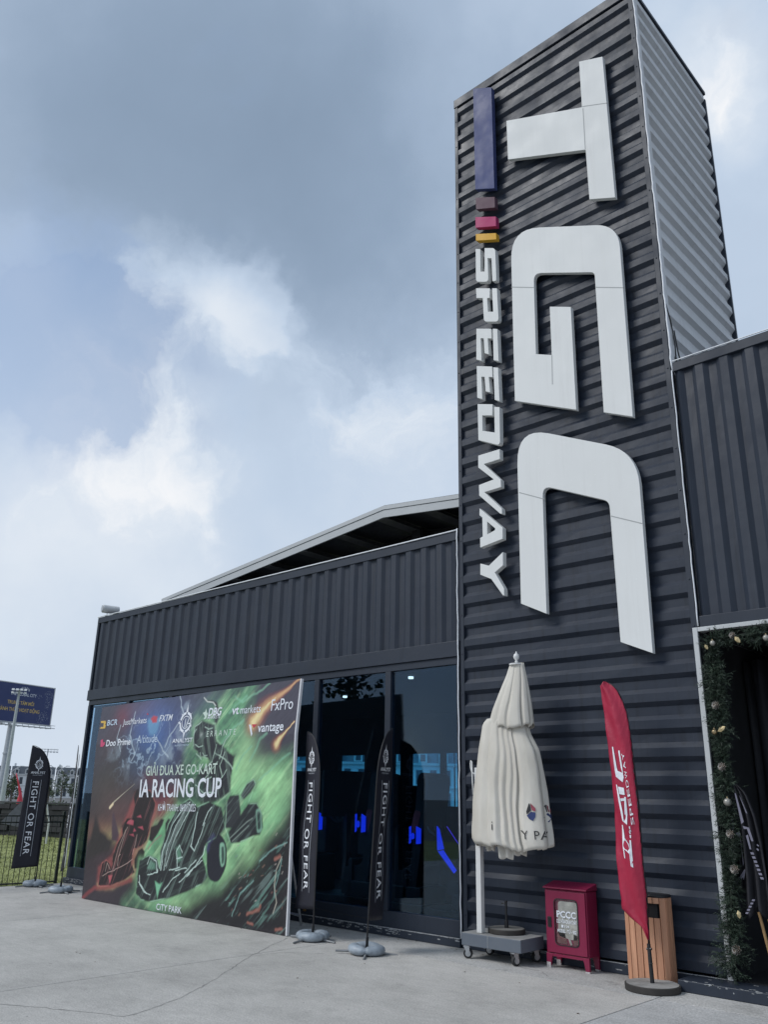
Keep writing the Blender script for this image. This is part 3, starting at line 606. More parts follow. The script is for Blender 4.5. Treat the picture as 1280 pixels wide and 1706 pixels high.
def hatch(pts, col, ang, k, fx=5.0, fy=46.0, thr=.56, seed=120):
    c_, s_ = math.cos(ang), math.sin(ang); a_ = AX * c_ + AZ * s_; b_ = -AX * s_ + AZ * c_; h_ = fbm(a_ * fx * .35, b_ * fy * .5, seed, 4, .6)
    blend(np.clip((h_ - thr) * 9, 0, 1) * np.clip(.5 - sdf(pts) / .03, 0, 1) * k, lin(col))
def rim(pts, col, w, k, seed=140):
    d_ = sdf(pts); m_ = np.clip((fbm(AX * 5, AZ * 5, seed, 3) - .42) * 5, 0, 1); blend(np.exp(-((d_ + w * .6) / w) ** 2) * m_ * k, lin(col))
def spot(p, r, col, k): blend(np.exp(-(((WX_ - p[0]) / r[0]) ** 2 + ((WZ_ - p[1]) / r[1]) ** 2)) * k, lin(col))
n1 = fbm(AX * 1.7, AZ * 1.7, 1); n2 = fbm(AX * 6, AZ * 6, 5)
ca, sa = math.cos(0.75), math.sin(0.75)                        # flames sweep up to the right
LA, LB = AX * ca + AZ * sa, -AX * sa + AZ * ca
st1 = fbm(LA * 1.3 + 1.5 * n1, LB * 7, 21); st2 = fbm(LA * 2.5 + 2 * n1, LB * 19, 31)
# storm sky, upper left, over a grey sky reflection painted in towards the top
blend(np.clip((AZ - 1.2) / 1.4, 0, 1) * 0.55, lin((74, 72, 88)))
for p, r, c, k in zip([(-5.195,2.457),(-5.445,2.695),(-4.599,2.569),(-6.268,2.78),(-5.748,2.898),(-6.545,2.356),(-5.478,2.012),(-3.949,2.802)], ((.55, .45), (.5, .35), (.45, .35), (.25, .2), (.5, .2), (.3, .25), (.6, .25), (.4, .3)),
                   ((52, 92, 150), (66, 92, 150), (72, 80, 120), (112, 48, 60), (96, 80, 104), (84, 64, 70), (60, 78, 104), (78, 100, 110)), (.95, .7, .7, .75, .5, .5, .7, .6)): spot(p, r, c, k)
cl = np.clip((fbm(AX * 4, AZ * 4, 41) - .47) * 6, 0, 1)
for p, r, k in zip([(-6.122,2.139),(-5.738,2.014),(-4.763,2.152),(-4.561,2.348),(-4.493,2.876)], ((.45, .22), (.35, .2), (.3, .2), (.2, .25), (.16, .3)), (.55, .5, .5, .4, .5)):
    blend(cl * np.exp(-(((AX - p[0]) / r[0]) ** 2 + ((AZ - p[1]) / r[1]) ** 2)) * k, lin((140, 158, 172)))
rid = np.clip(1 - np.abs(fbm(AX * 2.6, AZ * 2.6, 45) - .5) * 34, 0, 1)
for p in [(-5.955,2.201),(-4.954,2.315),(-5.496,2.102)]: blend(rid * np.exp(-(((AX - p[0]) / .5) ** 2 + ((AZ - p[1]) / .35) ** 2)) * .55, lin((150, 178, 200)))
# dark smoke and red horizon, lower left
for p, r, c, k in zip([(-6.479,1.694),(-6.05,1.425),(-6.405,1.012),(-5.945,0.968),(-5.728,1.168),(-4.949,1.176),(-4.62,1.352),(-4.749,0.952),(-5.214,0.723),(-6.377,0.527),(-4.416,1.497),(-5.185,1.806)],
                      ((.6, .5), (.7, .3), (.6, .16), (.45, .12), (.6, .25), (.25, .3), (.28, .25), (.28, .2), (.3, .25), (.5, .4), (.25, .2), (.3, .15)),
                      ((66, 60, 56), (84, 64, 62), (130, 84, 66), (156, 150, 84), (104, 62, 66), (150, 56, 66), (146, 48, 62), (160, 152, 88), (150, 148, 92), (66, 50, 56), (96, 44, 52), (92, 50, 58)),
                      (.8, .7, .75, .75, .5, .8, .85, .8, .7, .7, .8, .8)): spot(p, r, c, k)
poly([(-6.208,1.282),(-6.172,1.311),(-6.107,1.215),(-5.943,0.986),(-5.945,0.877),(-6.144,0.895),(-6.184,1.087)], (74, 56, 66), 0.02)
poly([(-6.84,0.78),(-6.765,1.067),(-6.72,1.24),(-6.632,1.185),(-6.521,1.033),(-6.11,0.869),(-6.167,0.757),(-6.567,0.64),(-6.877,0.581)], (50, 44, 46), 0.04, True)
# green fire
gm = [(-4.222,2.629),(-3.97,2.776),(-3.608,3.044),(-3.228,3.083),(-2.898,3.085),(-2.979,2.724),(-3.049,2.282),(-3.061,1.871),(-2.694,1.94),(-1.954,2.139),(-1.993,1.756),(-2.111,1.268),(-2.522,1.032),(-2.938,0.7),(-3.299,0.452),(-3.858,0.318),(-4.192,0.24),(-4.545,-0.044),(-4.739,0.008),(-5.568,0.005),(-5.265,0.229),(-5.439,1.055),(-4.239,1.597),(-4.285,2.159)]
d = sdf(gm, WX_ , WZ_); gmask = np.clip(0.5 - d / 0.36, 0, 1)
tone = np.clip(st1 * 1.5 - .25 + (n2 - .5) * .6, 0, 1)
gcol = lin((40, 82, 64)) * (1 - tone[..., None]) + lin((98, 172, 112)) * tone[..., None]
hot = np.clip((st2 - .52) * 4, 0, 1); gcol = gcol * (1 - .55 * hot[..., None]) + lin((176, 214, 150)) * .55 * hot[..., None]
blend(gmask * np.clip(.55 + .9 * tone, 0, 1), gcol)
for p, r, k in zip([(-3.127,1.909),(-2.391,1.568),(-2.172,1.792),(-2.688,0.898),(-3.239,0.719),(-2.544,1.868),(-3.804,0.419),(-4.193,0.198),(-2.896,2.183),(-3.788,2.202)], ((.3, .3), (.3, .35), (.35, .2), (.25, .35), (.2, .3), (.2, .2), (.3, .12), (.5, .12), (.2, .35), (.16, .3)), (.6, .55, .4, .75, .6, .45, .6, .55, .5, .5)):
    blend(np.exp(-(((WX_ - p[0]) / r[0]) ** 2 + ((WZ_ - p[1]) / r[1]) ** 2)) * k * np.clip(.5 + tone, 0, 1), lin((150, 212, 134)))
# dark broken ground, lower right
poly([(-1.891,1.361),(-1.896,-0.008),(-3.55,-0.058),(-4.146,-0.028),(-3.84,0.205),(-3.37,0.38),(-2.966,0.61),(-2.511,0.923),(-2.203,1.112)], (34, 33, 36), 0.12, True, .95)
blend(np.clip((st2 - .6) * 8, 0, 1) * np.clip(0.5 - sdf([(-1.992,1.121),(-2.063,-0.026),(-3.476,-0.007),(-3.215,0.414),(-2.506,0.88)]) / .2, 0, 1) * .5, lin((96, 150, 134)))
for q in ([(-2.074,0.861),(-2.171,0.58),(-2.173,0.413)], [(-2.621,0.568),(-2.861,0.377),(-2.986,0.15)], [(-1.987,1.057),(-2.292,0.913),(-2.499,0.815)],): stroke(q, (112, 160, 150), 0.012, .6, True)
for q in ([(-2.076,0.882),(-2.167,0.728),(-2.192,0.536),(-2.133,0.354),(-2.19,0.225)],): stroke(q, (176, 170, 150), 0.010, .7)
r = random.Random(8)
for i in range(34):
    p = (r.uniform(-3.1, -2.0), r.uniform(0.1, 1.3)); c = r.choice(((110, 74, 66), (150, 140, 130), (120, 90, 74), (100, 130, 122)))
    stroke([p, (p[0] + r.uniform(.01, .05), p[1] + r.uniform(.0, .03))], c, r.uniform(.006, .014), .7)
for q in ([(-2.687,0.168),(-2.475,0.24),(-2.444,0.285)], [(-2.658,0.076),(-2.565,0.064)], [(-2.12,0.038),(-2.003,0.061)], [(-2.214,0.853),(-2.112,0.89)],): stroke(q, (160, 92, 74), 0.022, .7, True)
# bull-headed driver
BD = (40, 41, 46)
glow([(-4.16,2.234),(-4.186,2.548),(-4.038,2.621),(-3.698,2.581),(-3.6,2.347)], (120, 170, 120), 0.06, .5)
poly([(-4.16,2.234),(-4.189,2.365),(-4.172,2.548),(-4.029,2.626),(-3.689,2.58),(-3.592,2.347),(-3.323,2.171),(-3.183,2.109),(-3.22,1.944),(-3.205,1.632),(-3.384,1.535),(-3.775,1.455),(-4.06,1.599),(-4.264,1.748),(-4.032,1.849),(-3.892,1.949),(-3.688,2.048),(-3.87,2.1),(-3.977,2.102),(-4.061,2.18)], BD, 0.02, True)
stroke([(-3.679,2.606),(-3.662,2.734),(-3.736,2.855),(-3.854,2.901),(-3.99,2.91),(-4.068,2.973)], (52, 52, 56), 0.055, 1, taper=True)
stroke([(-3.746,2.83),(-3.815,2.883),(-3.966,2.903),(-4.062,2.967)], (190, 196, 186), 0.012, .8)
for q in ([(-4.164,2.26),(-4.191,2.378),(-4.163,2.547),(-4.036,2.608)], [(-4.079,2.155),(-3.954,2.071),(-4.006,2.179)], [(-3.593,2.297),(-3.688,2.048),(-3.848,1.949)], [(-3.406,2.167),(-3.509,1.996),(-3.406,1.848)], [(-3.559,2.046),(-3.825,1.799),(-3.994,1.749)], [(-4.099,1.849),(-4.192,1.723),(-4.186,1.547)], [(-3.619,2.172),(-3.306,2.043),(-3.211,1.944)], [(-3.33,2.389),(-3.458,2.243),(-3.523,2.095)], [(-3.659,1.849),(-3.906,1.749),(-4.06,1.599)],): stroke(q, (150, 178, 158), 0.012, .8, True)
spot([(-3.999,2.427)][0], (.035, .03), (150, 152, 150), .8)
poly([(-4.285,1.875),(-4.013,1.874),(-3.818,1.749),(-3.825,1.503),(-4.028,1.401),(-4.223,1.497),(-4.397,1.443),(-4.492,1.594),(-4.31,1.748)], (44, 70, 58), 0.03, True, .85)
stroke([(-4.223,1.497),(-4.03,1.414),(-3.861,1.454),(-3.84,1.601)], (30, 32, 34), 0.03)
# red kart with its driver
KD = (42, 33, 36)
for q in ([(-6.404,0.227),(-6.405,0.457),(-6.032,0.656),(-5.874,1.043),(-5.602,1.53),(-5.018,1.471),(-5.004,1.273),(-5.126,0.993),(-5.405,0.483),(-6.044,0.241)],): glow(q, (150, 62, 60), 0.05, .6)
glow([(-6.389,0.222),(-5.99,0.246),(-5.399,0.458),(-5.441,0.533),(-6.208,0.349)], (158, 150, 96), 0.05, .6)
poly([(-6.404,0.227),(-6.403,0.356),(-6.375,0.473),(-6.367,0.555),(-6.244,0.61),(-6.122,0.57),(-6.076,0.492),(-6.043,0.561),(-6.086,0.653),(-6.03,0.764),(-5.973,0.876),(-5.862,0.989),(-5.895,1.111),(-5.778,1.224),(-5.662,1.248),(-5.578,1.421),(-5.629,1.53),(-5.636,1.627),(-5.524,1.669),(-5.18,1.651),(-5.013,1.471),(-5.017,1.338),(-5.087,1.178),(-5.119,1.019),(-5.153,0.939),(-5.275,0.848),(-5.373,0.824),(-5.497,0.791),(-5.509,0.607),(-5.399,0.483),(-5.665,0.355),(-6.044,0.241),(-6.344,0.212)], KD, 0.013)
stroke([(-6.826,0.004),(-6.507,0.179),(-6.042,0.235),(-5.657,0.323),(-5.459,0.376)], (132, 52, 54), 0.04, .8, True)
poly([(-6.134,0.388),(-6.013,0.403),(-6.038,0.334),(-6.065,0.273)], (176, 64, 74), 0.012)
for q in ([(-5.763,1.156),(-5.697,1.226),(-5.562,1.217),(-5.571,1.135)], [(-5.647,0.998),(-5.545,1.015),(-5.51,0.977)], [(-5.434,1.113),(-5.308,1.131),(-5.271,1.079)], [(-5.491,1.259),(-5.392,1.289),(-5.358,1.25)], [(-5.536,1.096),(-5.475,1.058),(-5.551,1.042)],): poly(q, (164, 60, 78), 0.012)
stroke([(-5.784,1.128),(-5.772,1.197),(-5.659,1.234),(-5.548,1.217),(-5.524,1.164)], (34, 30, 32), 0.022)
for q in ([(-6.231,0.442),(-6.205,0.565),(-6.1,0.477)], [(-5.964,0.486),(-5.786,0.537),(-5.613,0.6),(-5.495,0.66)], [(-6.298,0.37),(-6.145,0.434),(-5.961,0.473)], [(-5.896,0.664),(-5.766,1.047),(-5.724,1.103)], [(-6.018,0.482),(-5.927,0.797),(-5.769,1.061)], [(-5.896,0.543),(-5.899,0.677),(-5.852,0.706)], [(-5.509,0.725),(-5.447,0.926),(-5.438,1.006)],): stroke(q, (170, 140, 128), 0.008, .75)
poly([(-5.416,0.534),(-5.438,0.663),(-5.352,0.786),(-5.258,0.826),(-5.18,0.781),(-5.196,0.651),(-5.326,0.54)], (40, 36, 36), 0.014)
poly([(-5.097,0.948),(-5.076,1.126),(-4.915,1.17),(-4.826,1.251),(-4.746,1.241),(-4.781,1.168),(-4.868,1.055),(-5.011,0.919)], (46, 38, 40), 0.014)
stroke([(-5.105,0.824),(-4.942,0.948),(-4.783,1.02)], (130, 104, 96), 0.016, .8)
poly([(-4.679,0.985),(-4.705,1.19),(-4.644,1.259),(-4.571,1.252),(-4.59,1.091),(-4.629,0.975)], (40, 42, 42), 0.014)
for q in ([(-6.314,1.371),(-6.194,1.465),(-5.993,1.567),(-5.646,1.738)],): stroke(q, (176, 168, 140), 0.022, .85, taper=True)
for q in ([(-6.302,1.378),(-6.228,1.429)],): stroke(q, (214, 190, 140), 0.028, .9)
# green kart
GD = (36, 38, 41)
glow([(-5.254,0.18),(-5.279,0.653),(-4.83,0.728),(-4.397,1.443),(-3.392,1.439),(-3.656,0.655),(-4.027,0.304),(-4.901,0.113)], (104, 156, 104), 0.06, .65)
poly([(-3.277,1.501),(-3.215,1.589),(-3.018,1.615),(-2.96,1.402),(-2.946,1.184),(-3.276,1.179),(-3.311,1.323)], (44, 46, 50), 0.014)
poly([(-2.976,1.599),(-2.86,1.753),(-2.727,1.814),(-2.667,1.753),(-2.769,1.637),(-2.907,1.547)], (50, 54, 55), 0.014)
poly([(-2.923,1.379),(-2.801,1.502),(-2.629,1.512),(-2.506,1.372),(-2.474,1.212),(-2.532,1.121),(-2.661,1.104),(-2.937,1.009),(-3.139,0.991),(-3.189,1.129)], (36, 38, 42), 0.014)
poly(smooth_poly(rnd_pts([(-2.647,1.432),(-2.536,1.445),(-2.485,1.167),(-2.588,1.129)], {0: .05, 1: .05, 2: .05, 3: .05})), (92, 138, 116), 0.012)
poly(smooth_poly(rnd_pts([(-2.617,1.398),(-2.55,1.407),(-2.518,1.199),(-2.575,1.175)], {0: .03, 1: .03, 2: .03, 3: .03})), (40, 56, 52), 0.012)
for q in ([(-3.158,1.049),(-2.813,1.268),(-2.703,1.317)], [(-3.095,1.018),(-2.769,1.224)],): stroke(q, (110, 126, 116), 0.012, .8)
poly([(-5.308,0.201),(-5.316,0.424),(-5.294,0.652),(-5.065,0.74),(-4.836,0.708),(-4.746,0.586),(-4.769,0.806),(-4.631,1.186),(-4.397,1.443),(-4.15,1.548),(-3.946,1.44),(-3.688,1.51),(-3.384,1.439),(-3.268,1.184),(-3.415,1.062),(-3.679,0.956),(-3.743,0.789),(-3.648,0.655),(-3.606,0.543),(-3.708,0.444),(-4.031,0.327),(-4.455,0.208),(-4.903,0.12),(-5.154,0.125)], GD, 0.014)
poly(smooth_poly(rnd_pts([(-3.623,0.657),(-3.653,0.981),(-3.411,1.12),(-3.22,1.001),(-3.174,0.708),(-3.344,0.483),(-3.552,0.513)], {0: .1, 1: .12, 2: .1, 3: .12, 4: .12, 5: .1, 6: .08})), (34, 34, 44), 0.012)
stroke([(-3.632,0.888),(-3.612,0.983),(-3.527,1.062)], (58, 60, 98), 0.05, .7)
poly(smooth_poly(rnd_pts([(-3.363,0.983),(-3.272,0.998),(-3.229,0.886),(-3.231,0.715),(-3.298,0.677),(-3.356,0.81)], {0: .03, 1: .05, 2: .1, 3: .05, 4: .05, 5: .08})), (104, 156, 126), 0.012)
poly(smooth_poly(rnd_pts([(-3.325,0.938),(-3.278,0.948),(-3.244,0.817),(-3.258,0.736),(-3.292,0.723)], {0: .03, 1: .03, 2: .05, 3: .03, 4: .03})), (46, 70, 62), 0.012)
for q in ([(-4.335,0.684),(-4.386,0.85),(-4.305,0.903),(-4.228,0.714)], [(-5.064,0.565),(-5.011,0.668),(-4.887,0.651),(-4.845,0.555)],): poly(q, (84, 140, 112), 0.02, True, .7)
poly([(-4.839,0.403),(-4.715,0.369),(-4.65,0.398),(-4.715,0.273),(-4.74,0.18),(-4.782,0.279)], (92, 168, 124), 0.014)
for q in ([(-4.728,0.562),(-4.708,0.834),(-4.534,1.164),(-4.256,1.421),(-4.113,1.511)], [(-4.658,0.567),(-4.615,0.839),(-4.419,1.168),(-4.17,1.448)], [(-4.621,0.618),(-4.449,0.945),(-4.19,1.299),(-4.042,1.487)], [(-4.756,0.585),(-4.746,0.733),(-4.679,0.934)], [(-3.941,0.849),(-4.037,0.904),(-3.983,1.11),(-3.915,1.379)], [(-3.941,0.849),(-3.842,1.044),(-3.742,1.239)], [(-5.023,0.481),(-4.789,0.509),(-4.798,0.558)], [(-5.076,0.627),(-5.021,0.718),(-4.868,0.677),(-4.798,0.509)], [(-4.363,0.586),(-4.079,0.616)], [(-4.365,0.73),(-4.212,0.751)], [(-4.327,0.636),(-4.378,0.802),(-4.303,0.891),(-4.222,0.81)], [(-5.247,0.379),(-5.135,0.313),(-5.019,0.224)], [(-5.238,0.454),(-5.217,0.356),(-5.072,0.244),(-4.92,0.208)], [(-4.224,0.429),(-3.986,0.587),(-3.753,0.742)], [(-4.061,0.511),(-3.908,0.639),(-3.725,0.837),(-3.697,0.932)], [(-4.112,0.555),(-3.88,0.734)], [(-4.605,0.281),(-4.409,0.463),(-4.244,0.546)], [(-3.782,1.214),(-3.678,1.385),(-3.604,1.459)], [(-4.521,0.576),(-4.258,0.628)],): stroke(q, (176, 200, 190), 0.010, .85, True)
for i in range(14):
    a = [(-4.667,0.615),(-4.178,1.497)]; t = i / 14; o = r.uniform(-.05, .18)
    stroke([(a[0][0] + o, a[0][1] + r.uniform(-.05, .1)), (a[0][0] * .5 + a[1][0] * .5 + o * .6 - .03, a[0][1] * .5 + a[1][1] * .5), (a[1][0] + o * .3, a[1][1])], (108, 122, 118), 0.006, .5, True)
BULL = [(-4.16,2.234),(-4.189,2.365),(-4.172,2.548),(-4.029,2.626),(-3.689,2.58),(-3.592,2.347),(-3.323,2.171),(-3.183,2.109),(-3.22,1.944),(-3.205,1.632),(-3.384,1.535),(-3.775,1.455),(-4.06,1.599),(-4.264,1.748),(-4.032,1.849),(-3.892,1.949),(-3.688,2.048),(-3.87,2.1),(-3.977,2.102),(-4.061,2.18)]
GK = [(-5.308,0.201),(-5.316,0.424),(-5.294,0.652),(-5.065,0.74),(-4.836,0.708),(-4.746,0.586),(-4.769,0.806),(-4.631,1.186),(-4.397,1.443),(-4.15,1.548),(-3.946,1.44),(-3.688,1.51),(-3.384,1.439),(-3.268,1.184),(-3.415,1.062),(-3.679,0.956),(-3.743,0.789),(-3.648,0.655),(-3.606,0.543),(-3.708,0.444),(-4.031,0.327),(-4.455,0.208),(-4.903,0.12),(-5.154,0.125)]
RK = [(-6.404,0.227),(-6.403,0.356),(-6.375,0.473),(-6.367,0.555),(-6.244,0.61),(-6.122,0.57),(-6.076,0.492),(-6.043,0.561),(-6.086,0.653),(-6.03,0.764),(-5.973,0.876),(-5.862,0.989),(-5.895,1.111),(-5.778,1.224),(-5.662,1.248),(-5.578,1.421),(-5.629,1.53),(-5.636,1.627),(-5.524,1.669),(-5.18,1.651),(-5.013,1.471),(-5.017,1.338),(-5.087,1.178),(-5.119,1.019),(-5.153,0.939),(-5.275,0.848),(-5.373,0.824),(-5.497,0.791),(-5.509,0.607),(-5.399,0.483),(-5.665,0.355),(-6.044,0.241),(-6.344,0.212)]
EN = [(-3.277,1.501),(-3.215,1.589),(-3.018,1.615),(-2.868,1.753),(-2.727,1.814),(-2.667,1.753),(-2.801,1.502),(-2.629,1.512),(-2.506,1.372),(-2.474,1.212),(-2.532,1.121),(-2.937,1.009),(-3.139,0.991),(-3.276,1.179)]
hatch(BULL, (104, 128, 112), 1.9, .4, seed=121); hatch(BULL, (74, 92, 84), .6, .5, seed=125); rim(BULL, (140, 184, 140), .016, .6)
hatch(GK, (118, 146, 134), 1.05, .34, seed=131, thr=.58); hatch(GK, (84, 108, 98), .35, .22, seed=133, thr=.6); rim(GK, (136, 190, 150), .010, .6, 150)
hatch(RK, (150, 92, 92), 1.1, .3, seed=141, thr=.58); rim(RK, (178, 92, 84), .010, .6, 160)
hatch(EN, (104, 128, 118), .7, .35, seed=151); rim(EN, (140, 190, 150), .010, .55, 170)
hatch([(-1.891,1.361),(-1.896,-0.008),(-3.55,-0.058),(-4.146,-0.028),(-3.84,0.205),(-3.37,0.38),(-2.966,0.61),(-2.511,0.923),(-2.203,1.112)], (104, 128, 122), .7, .5, 4, 40, .62, 181)
for q in ([(-3.935,2.539),(-3.84,2.496),(-3.755,2.519)], [(-4.131,2.285),(-4.036,2.257),(-3.941,2.28)], [(-3.926,2.178),(-3.874,2.126),(-3.81,2.137)], [(-4.132,2.494),(-4.188,2.417)], [(-3.518,1.75),(-3.406,1.848),(-3.335,1.945)], [(-4.035,1.724),(-3.8,1.626),(-3.544,1.629)],): stroke(q, (150, 178, 160), 0.010, .8, True)
# meteors, wisps
for s, w in (([(-2.82,2.556),(-2.659,2.708),(-2.404,2.865),(-2.151,2.982),(-1.957,3.076)], .16), ([(-2.31,2.263),(-2.207,2.353),(-1.966,2.508)], .085)):
    stroke(s, (150, 66, 52), w * 1.25, .75, True, True); stroke(s, (196, 150, 90), w * .8, .8, True, True); stroke(s[:3], (206, 190, 120), w * .55, .85, True, True)
for q in ([(-3.295,2.945),(-3.097,2.857),(-2.883,2.944),(-2.687,2.982),(-2.559,3.072)], [(-3.394,2.72),(-3.24,2.84),(-3.044,2.93)], [(-3.465,2.293),(-3.241,2.511),(-3.047,2.603)], [(-3.13,1.944),(-2.954,2.158),(-2.804,2.228)], [(-2.822,2.036),(-2.619,2.319),(-2.513,2.411)], [(-2.603,1.8),(-2.321,1.984),(-2.008,2.14)],): stroke(q, (104, 168, 132), 0.022, .55, True)
for q in ([(-4.74,3.023),(-4.639,2.865),(-4.5,2.749)], [(-6.297,2.631),(-6.335,2.428),(-6.175,2.222)], [(-5.926,2.848),(-5.955,2.474),(-5.73,2.185),(-5.814,2.075)], [(-5.154,2.421),(-4.966,2.225),(-4.804,2.142)], [(-4.602,2.646),(-4.852,2.411),(-4.927,2.278)],): stroke(q, (160, 176, 186), 0.014, .7, True)
glow(smooth_poly(rnd_pts([(-5.452,2.683),(-5.201,2.672),(-5.195,2.532),(-5.298,2.481),(-5.405,2.554)], {2: .08, 3: .08, 4: .08})), (92, 160, 190), 0.05, .45)
poly([(-5.415,2.709),(-5.348,2.763),(-5.238,2.729),(-5.237,2.645),(-5.338,2.633)], (176, 50, 66), 0.014, True)
grain = fbm(LA * 9, LB * 46, 91, 3); IMG = IMG * (0.84 + 0.32 * grain[..., None])
lum = IMG @ np.array([.25, .65, .10]); IMG = lum[..., None] * .24 + IMG * .76
IMG = np.clip(IMG * 1.12 - .008, 0.004, 1); IMG = np.clip(IMG * (0.93 + 0.14 * n2[..., None]), 0, 0.9)
KX = 2.37                                                      # a fold line: the upper third leans back a little
def by(z): return -0.012 - 0.03 * np.clip(z - 0.3, 0, 9) / 3 + np.where(z > KX, (z - KX) * 0.085, 0)
def BP(x, z, e=0.003): return (x + 4.4, float(by(np.float64(z))) - e, z)
YV = by(AZ) + 0.005 * (fbm(AX * 1.2, AZ * 0.8, 81) - .5)
co = np.stack([AX + 4.4, YV, AZ], -1).reshape(-1, 3)
ii = np.arange(NU * NV).reshape(NV, NU); fq = np.stack([ii[:-1, :-1], ii[:-1, 1:], ii[1:, 1:], ii[1:, :-1]], -1).reshape(-1, 4)
me = bpy.data.meshes.new('print'); me.vertices.add(len(co)); me.vertices.foreach_set('co', co.ravel()); me.loops.add(fq.size); me.loops.foreach_set('vertex_index', fq.ravel())
me.polygons.add(len(fq)); me.polygons.foreach_set('loop_start', np.arange(0, fq.size, 4)); me.polygons.foreach_set('loop_total', np.full(len(fq), 4)); me.update(calc_edges=True)
ca_ = me.color_attributes.new('print', 'FLOAT_COLOR', 'POINT'); ca_.data.foreach_set('color', np.concatenate([IMG, np.ones((NV, NU, 1))], -1).astype(np.float32).ravel())
me.polygons.foreach_set('use_smooth', [True] * len(fq))
pm = bpy.data.materials.new('printed vinyl'); pm.use_nodes = True; t = pm.node_tree; a = t.nodes.new('ShaderNodeVertexColor'); a.layer_name = 'print'
t.links.new(a.outputs['Color'], t.nodes['Principled BSDF'].inputs['Base Color']); t.nodes['Principled BSDF'].inputs['Roughness'].default_value = 0.42; t.nodes['Principled BSDF'].inputs['Specular IOR Level'].default_value = 0.45
me.materials.append(pm); link('print', me, ban)
BACKB = mat('white board back', (0.55, 0.55, 0.54), 0.8, var=0.1)
def yz(z): return float(by(np.float64(z)))
zs = [0.006, 0.3, KX, 3.0]
mb = MB()
for z0_, z1_ in ((0.006, 0.3), (0.3, KX), (KX, 2.98)):
    f0, f1 = z0_ / 3.0, z1_ / 3.0; xl = lambda f: -6.85 * (1 - f) - 7.0 * f + 4.4
    mb.add([(xl(f0), yz(z0_) + .022, z0_), (2.47, yz(z0_) + .022, z0_), (2.47, yz(z1_) + .022, z1_ + (0.1 if z1_ > 2.9 else 0)), (xl(f1), yz(z1_) + .022, z1_), (xl(f0), yz(z0_) + .045, z0_), (2.47, yz(z0_) + .045, z0_), (2.47, yz(z1_) + .045, z1_ + (0.1 if z1_ > 2.9 else 0)), (xl(f1), yz(z1_) + .045, z1_)],
           [(0, 1, 2, 3), (4, 7, 6, 5), (0, 4, 5, 1), (1, 5, 6, 2), (2, 6, 7, 3), (3, 7, 4, 0)])
mb.obj('board', BACKB, ban)
MB().grid([[(2.470, yz(z) - .004, z), (2.486, yz(z) - .002, z), (2.488, yz(z) + .034, z)] for z in zs[:3] + [3.083]]).obj('edge_trim', mat('white edge tape', (0.72, 0.72, 0.74), 0.5, var=0.08), ban, solid=0.004)
for x in (-1.6, 1.9):
    MB().tube([(x, 0.03, 2.6), (x, 0.75, 0.01)], 0.018, 8).tube([(x, 0.03, 0.3), (x, 0.7, 0.12)], 0.014, 8).obj('brace', STEEL, ban)
def btxt(s, L, R, cap, m=INK, **k):
    (x0, z0_), (x1, z1_) = L, R; w = math.hypot(x1 - x0, z1_ - z0_); ax, az = (x1 - x0) / w, (z1_ - z0_) / w
    o = text(s, lambda a, b: BP(x0 + a * ax - b * az, z0_ + a * az + b * ax, 0.004), width=w, cap=cap, **k).obj('lettering', m, ban, fix=False)
INKY = mat('gold print', (0.62, 0.40, 0.08), 0.6); INKR = mat('red print', (0.50, 0.05, 0.07), 0.6); INKP = mat('pink print', (0.55, 0.07, 0.16), 0.6); INKC = mat('pale green print', (0.55, 0.66, 0.58), 0.6); INKB = mat('pale blue print', (0.50, 0.60, 0.72), 0.6)
for s, ln, cap, m, k in (
    ("GIẢI ĐUA XE GO-KART", [(-5.349,1.86),(-3.541,1.883)], 0.148, INKC, dict(bold=0.012)),
    ("IA RACING CUP", [(-5.476,1.55),(-3.411,1.577)], 0.262, INK, dict(bold=0.02)),
    ("KHỞI TRANH: 04/01/2025", [(-4.926,1.356),(-3.979,1.371)], 0.105, INK, dict()),
    ("BCR", [(-6.727,2.667),(-6.399,2.668)], 0.095, INKB, dict(bold=0.015)),
    ("JustMarkets", [(-6.224,2.653),(-5.524,2.66)], 0.10, INK, dict()),
    ("FXTM", [(-5.16,2.667),(-4.807,2.669)], 0.10, INK, dict(shear=0.15, bold=0.005)),
    ("Doo Prime", [(-6.639,2.328),(-5.887,2.338)], 0.105, INK, dict(bold=0.02)),
    ("A/titude", [(-5.706,2.35),(-5.132,2.354)], 0.13, INKB, dict()),
    ("ANALYST", [(-4.711,2.328),(-4.195,2.332)], 0.062, INK, dict(bold=0.015)),
    ("INVESTMENT", [(-4.638,2.275),(-4.265,2.277)], 0.026, INKB, dict()),
    ("DBG", [(-3.891,2.692),(-3.574,2.692)], 0.115, INK, dict(bold=0.025, shear=0.12)),
    ("MARKETS", [(-3.899,2.645),(-3.593,2.647)], 0.042, INK, dict(bold=0.01, shear=0.12)),
    ("vt", [(-3.33,2.685),(-3.173,2.685)], 0.125, INK, dict(bold=0.02)),
    ("markets", [(-3.141,2.684),(-2.691,2.685)], 0.115, INK, dict()),
    ("FxPro", [(-2.469,2.692),(-2.026,2.695)], 0.16, INK, dict()),
    ("ERRANTE", [(-3.856,2.392),(-3.179,2.402)], 0.085, INKC, dict(space=1.5)),
    ("vantage", [(-2.701,2.419),(-2.17,2.424)], 0.125, INK, dict(bold=0.01)),
    ("CiTY PARK", [(-4.736,0.037),(-4.114,0.043)], 0.085, INK, dict(bold=0.01))): btxt(s, ln[0], ln[1], cap, m, **k)
def bpoly(polys, m, name='emblem'):
    mb = MB()
    for p in polys:
        tr = tessellate_polygon([[Vector((q[0], q[1], 0)) for q in p]]); mb.add([BP(q[0], q[1], 0.004) for q in p], [tuple(t) for t in tr])
    return mb.obj(name, m, ban, fix=False)
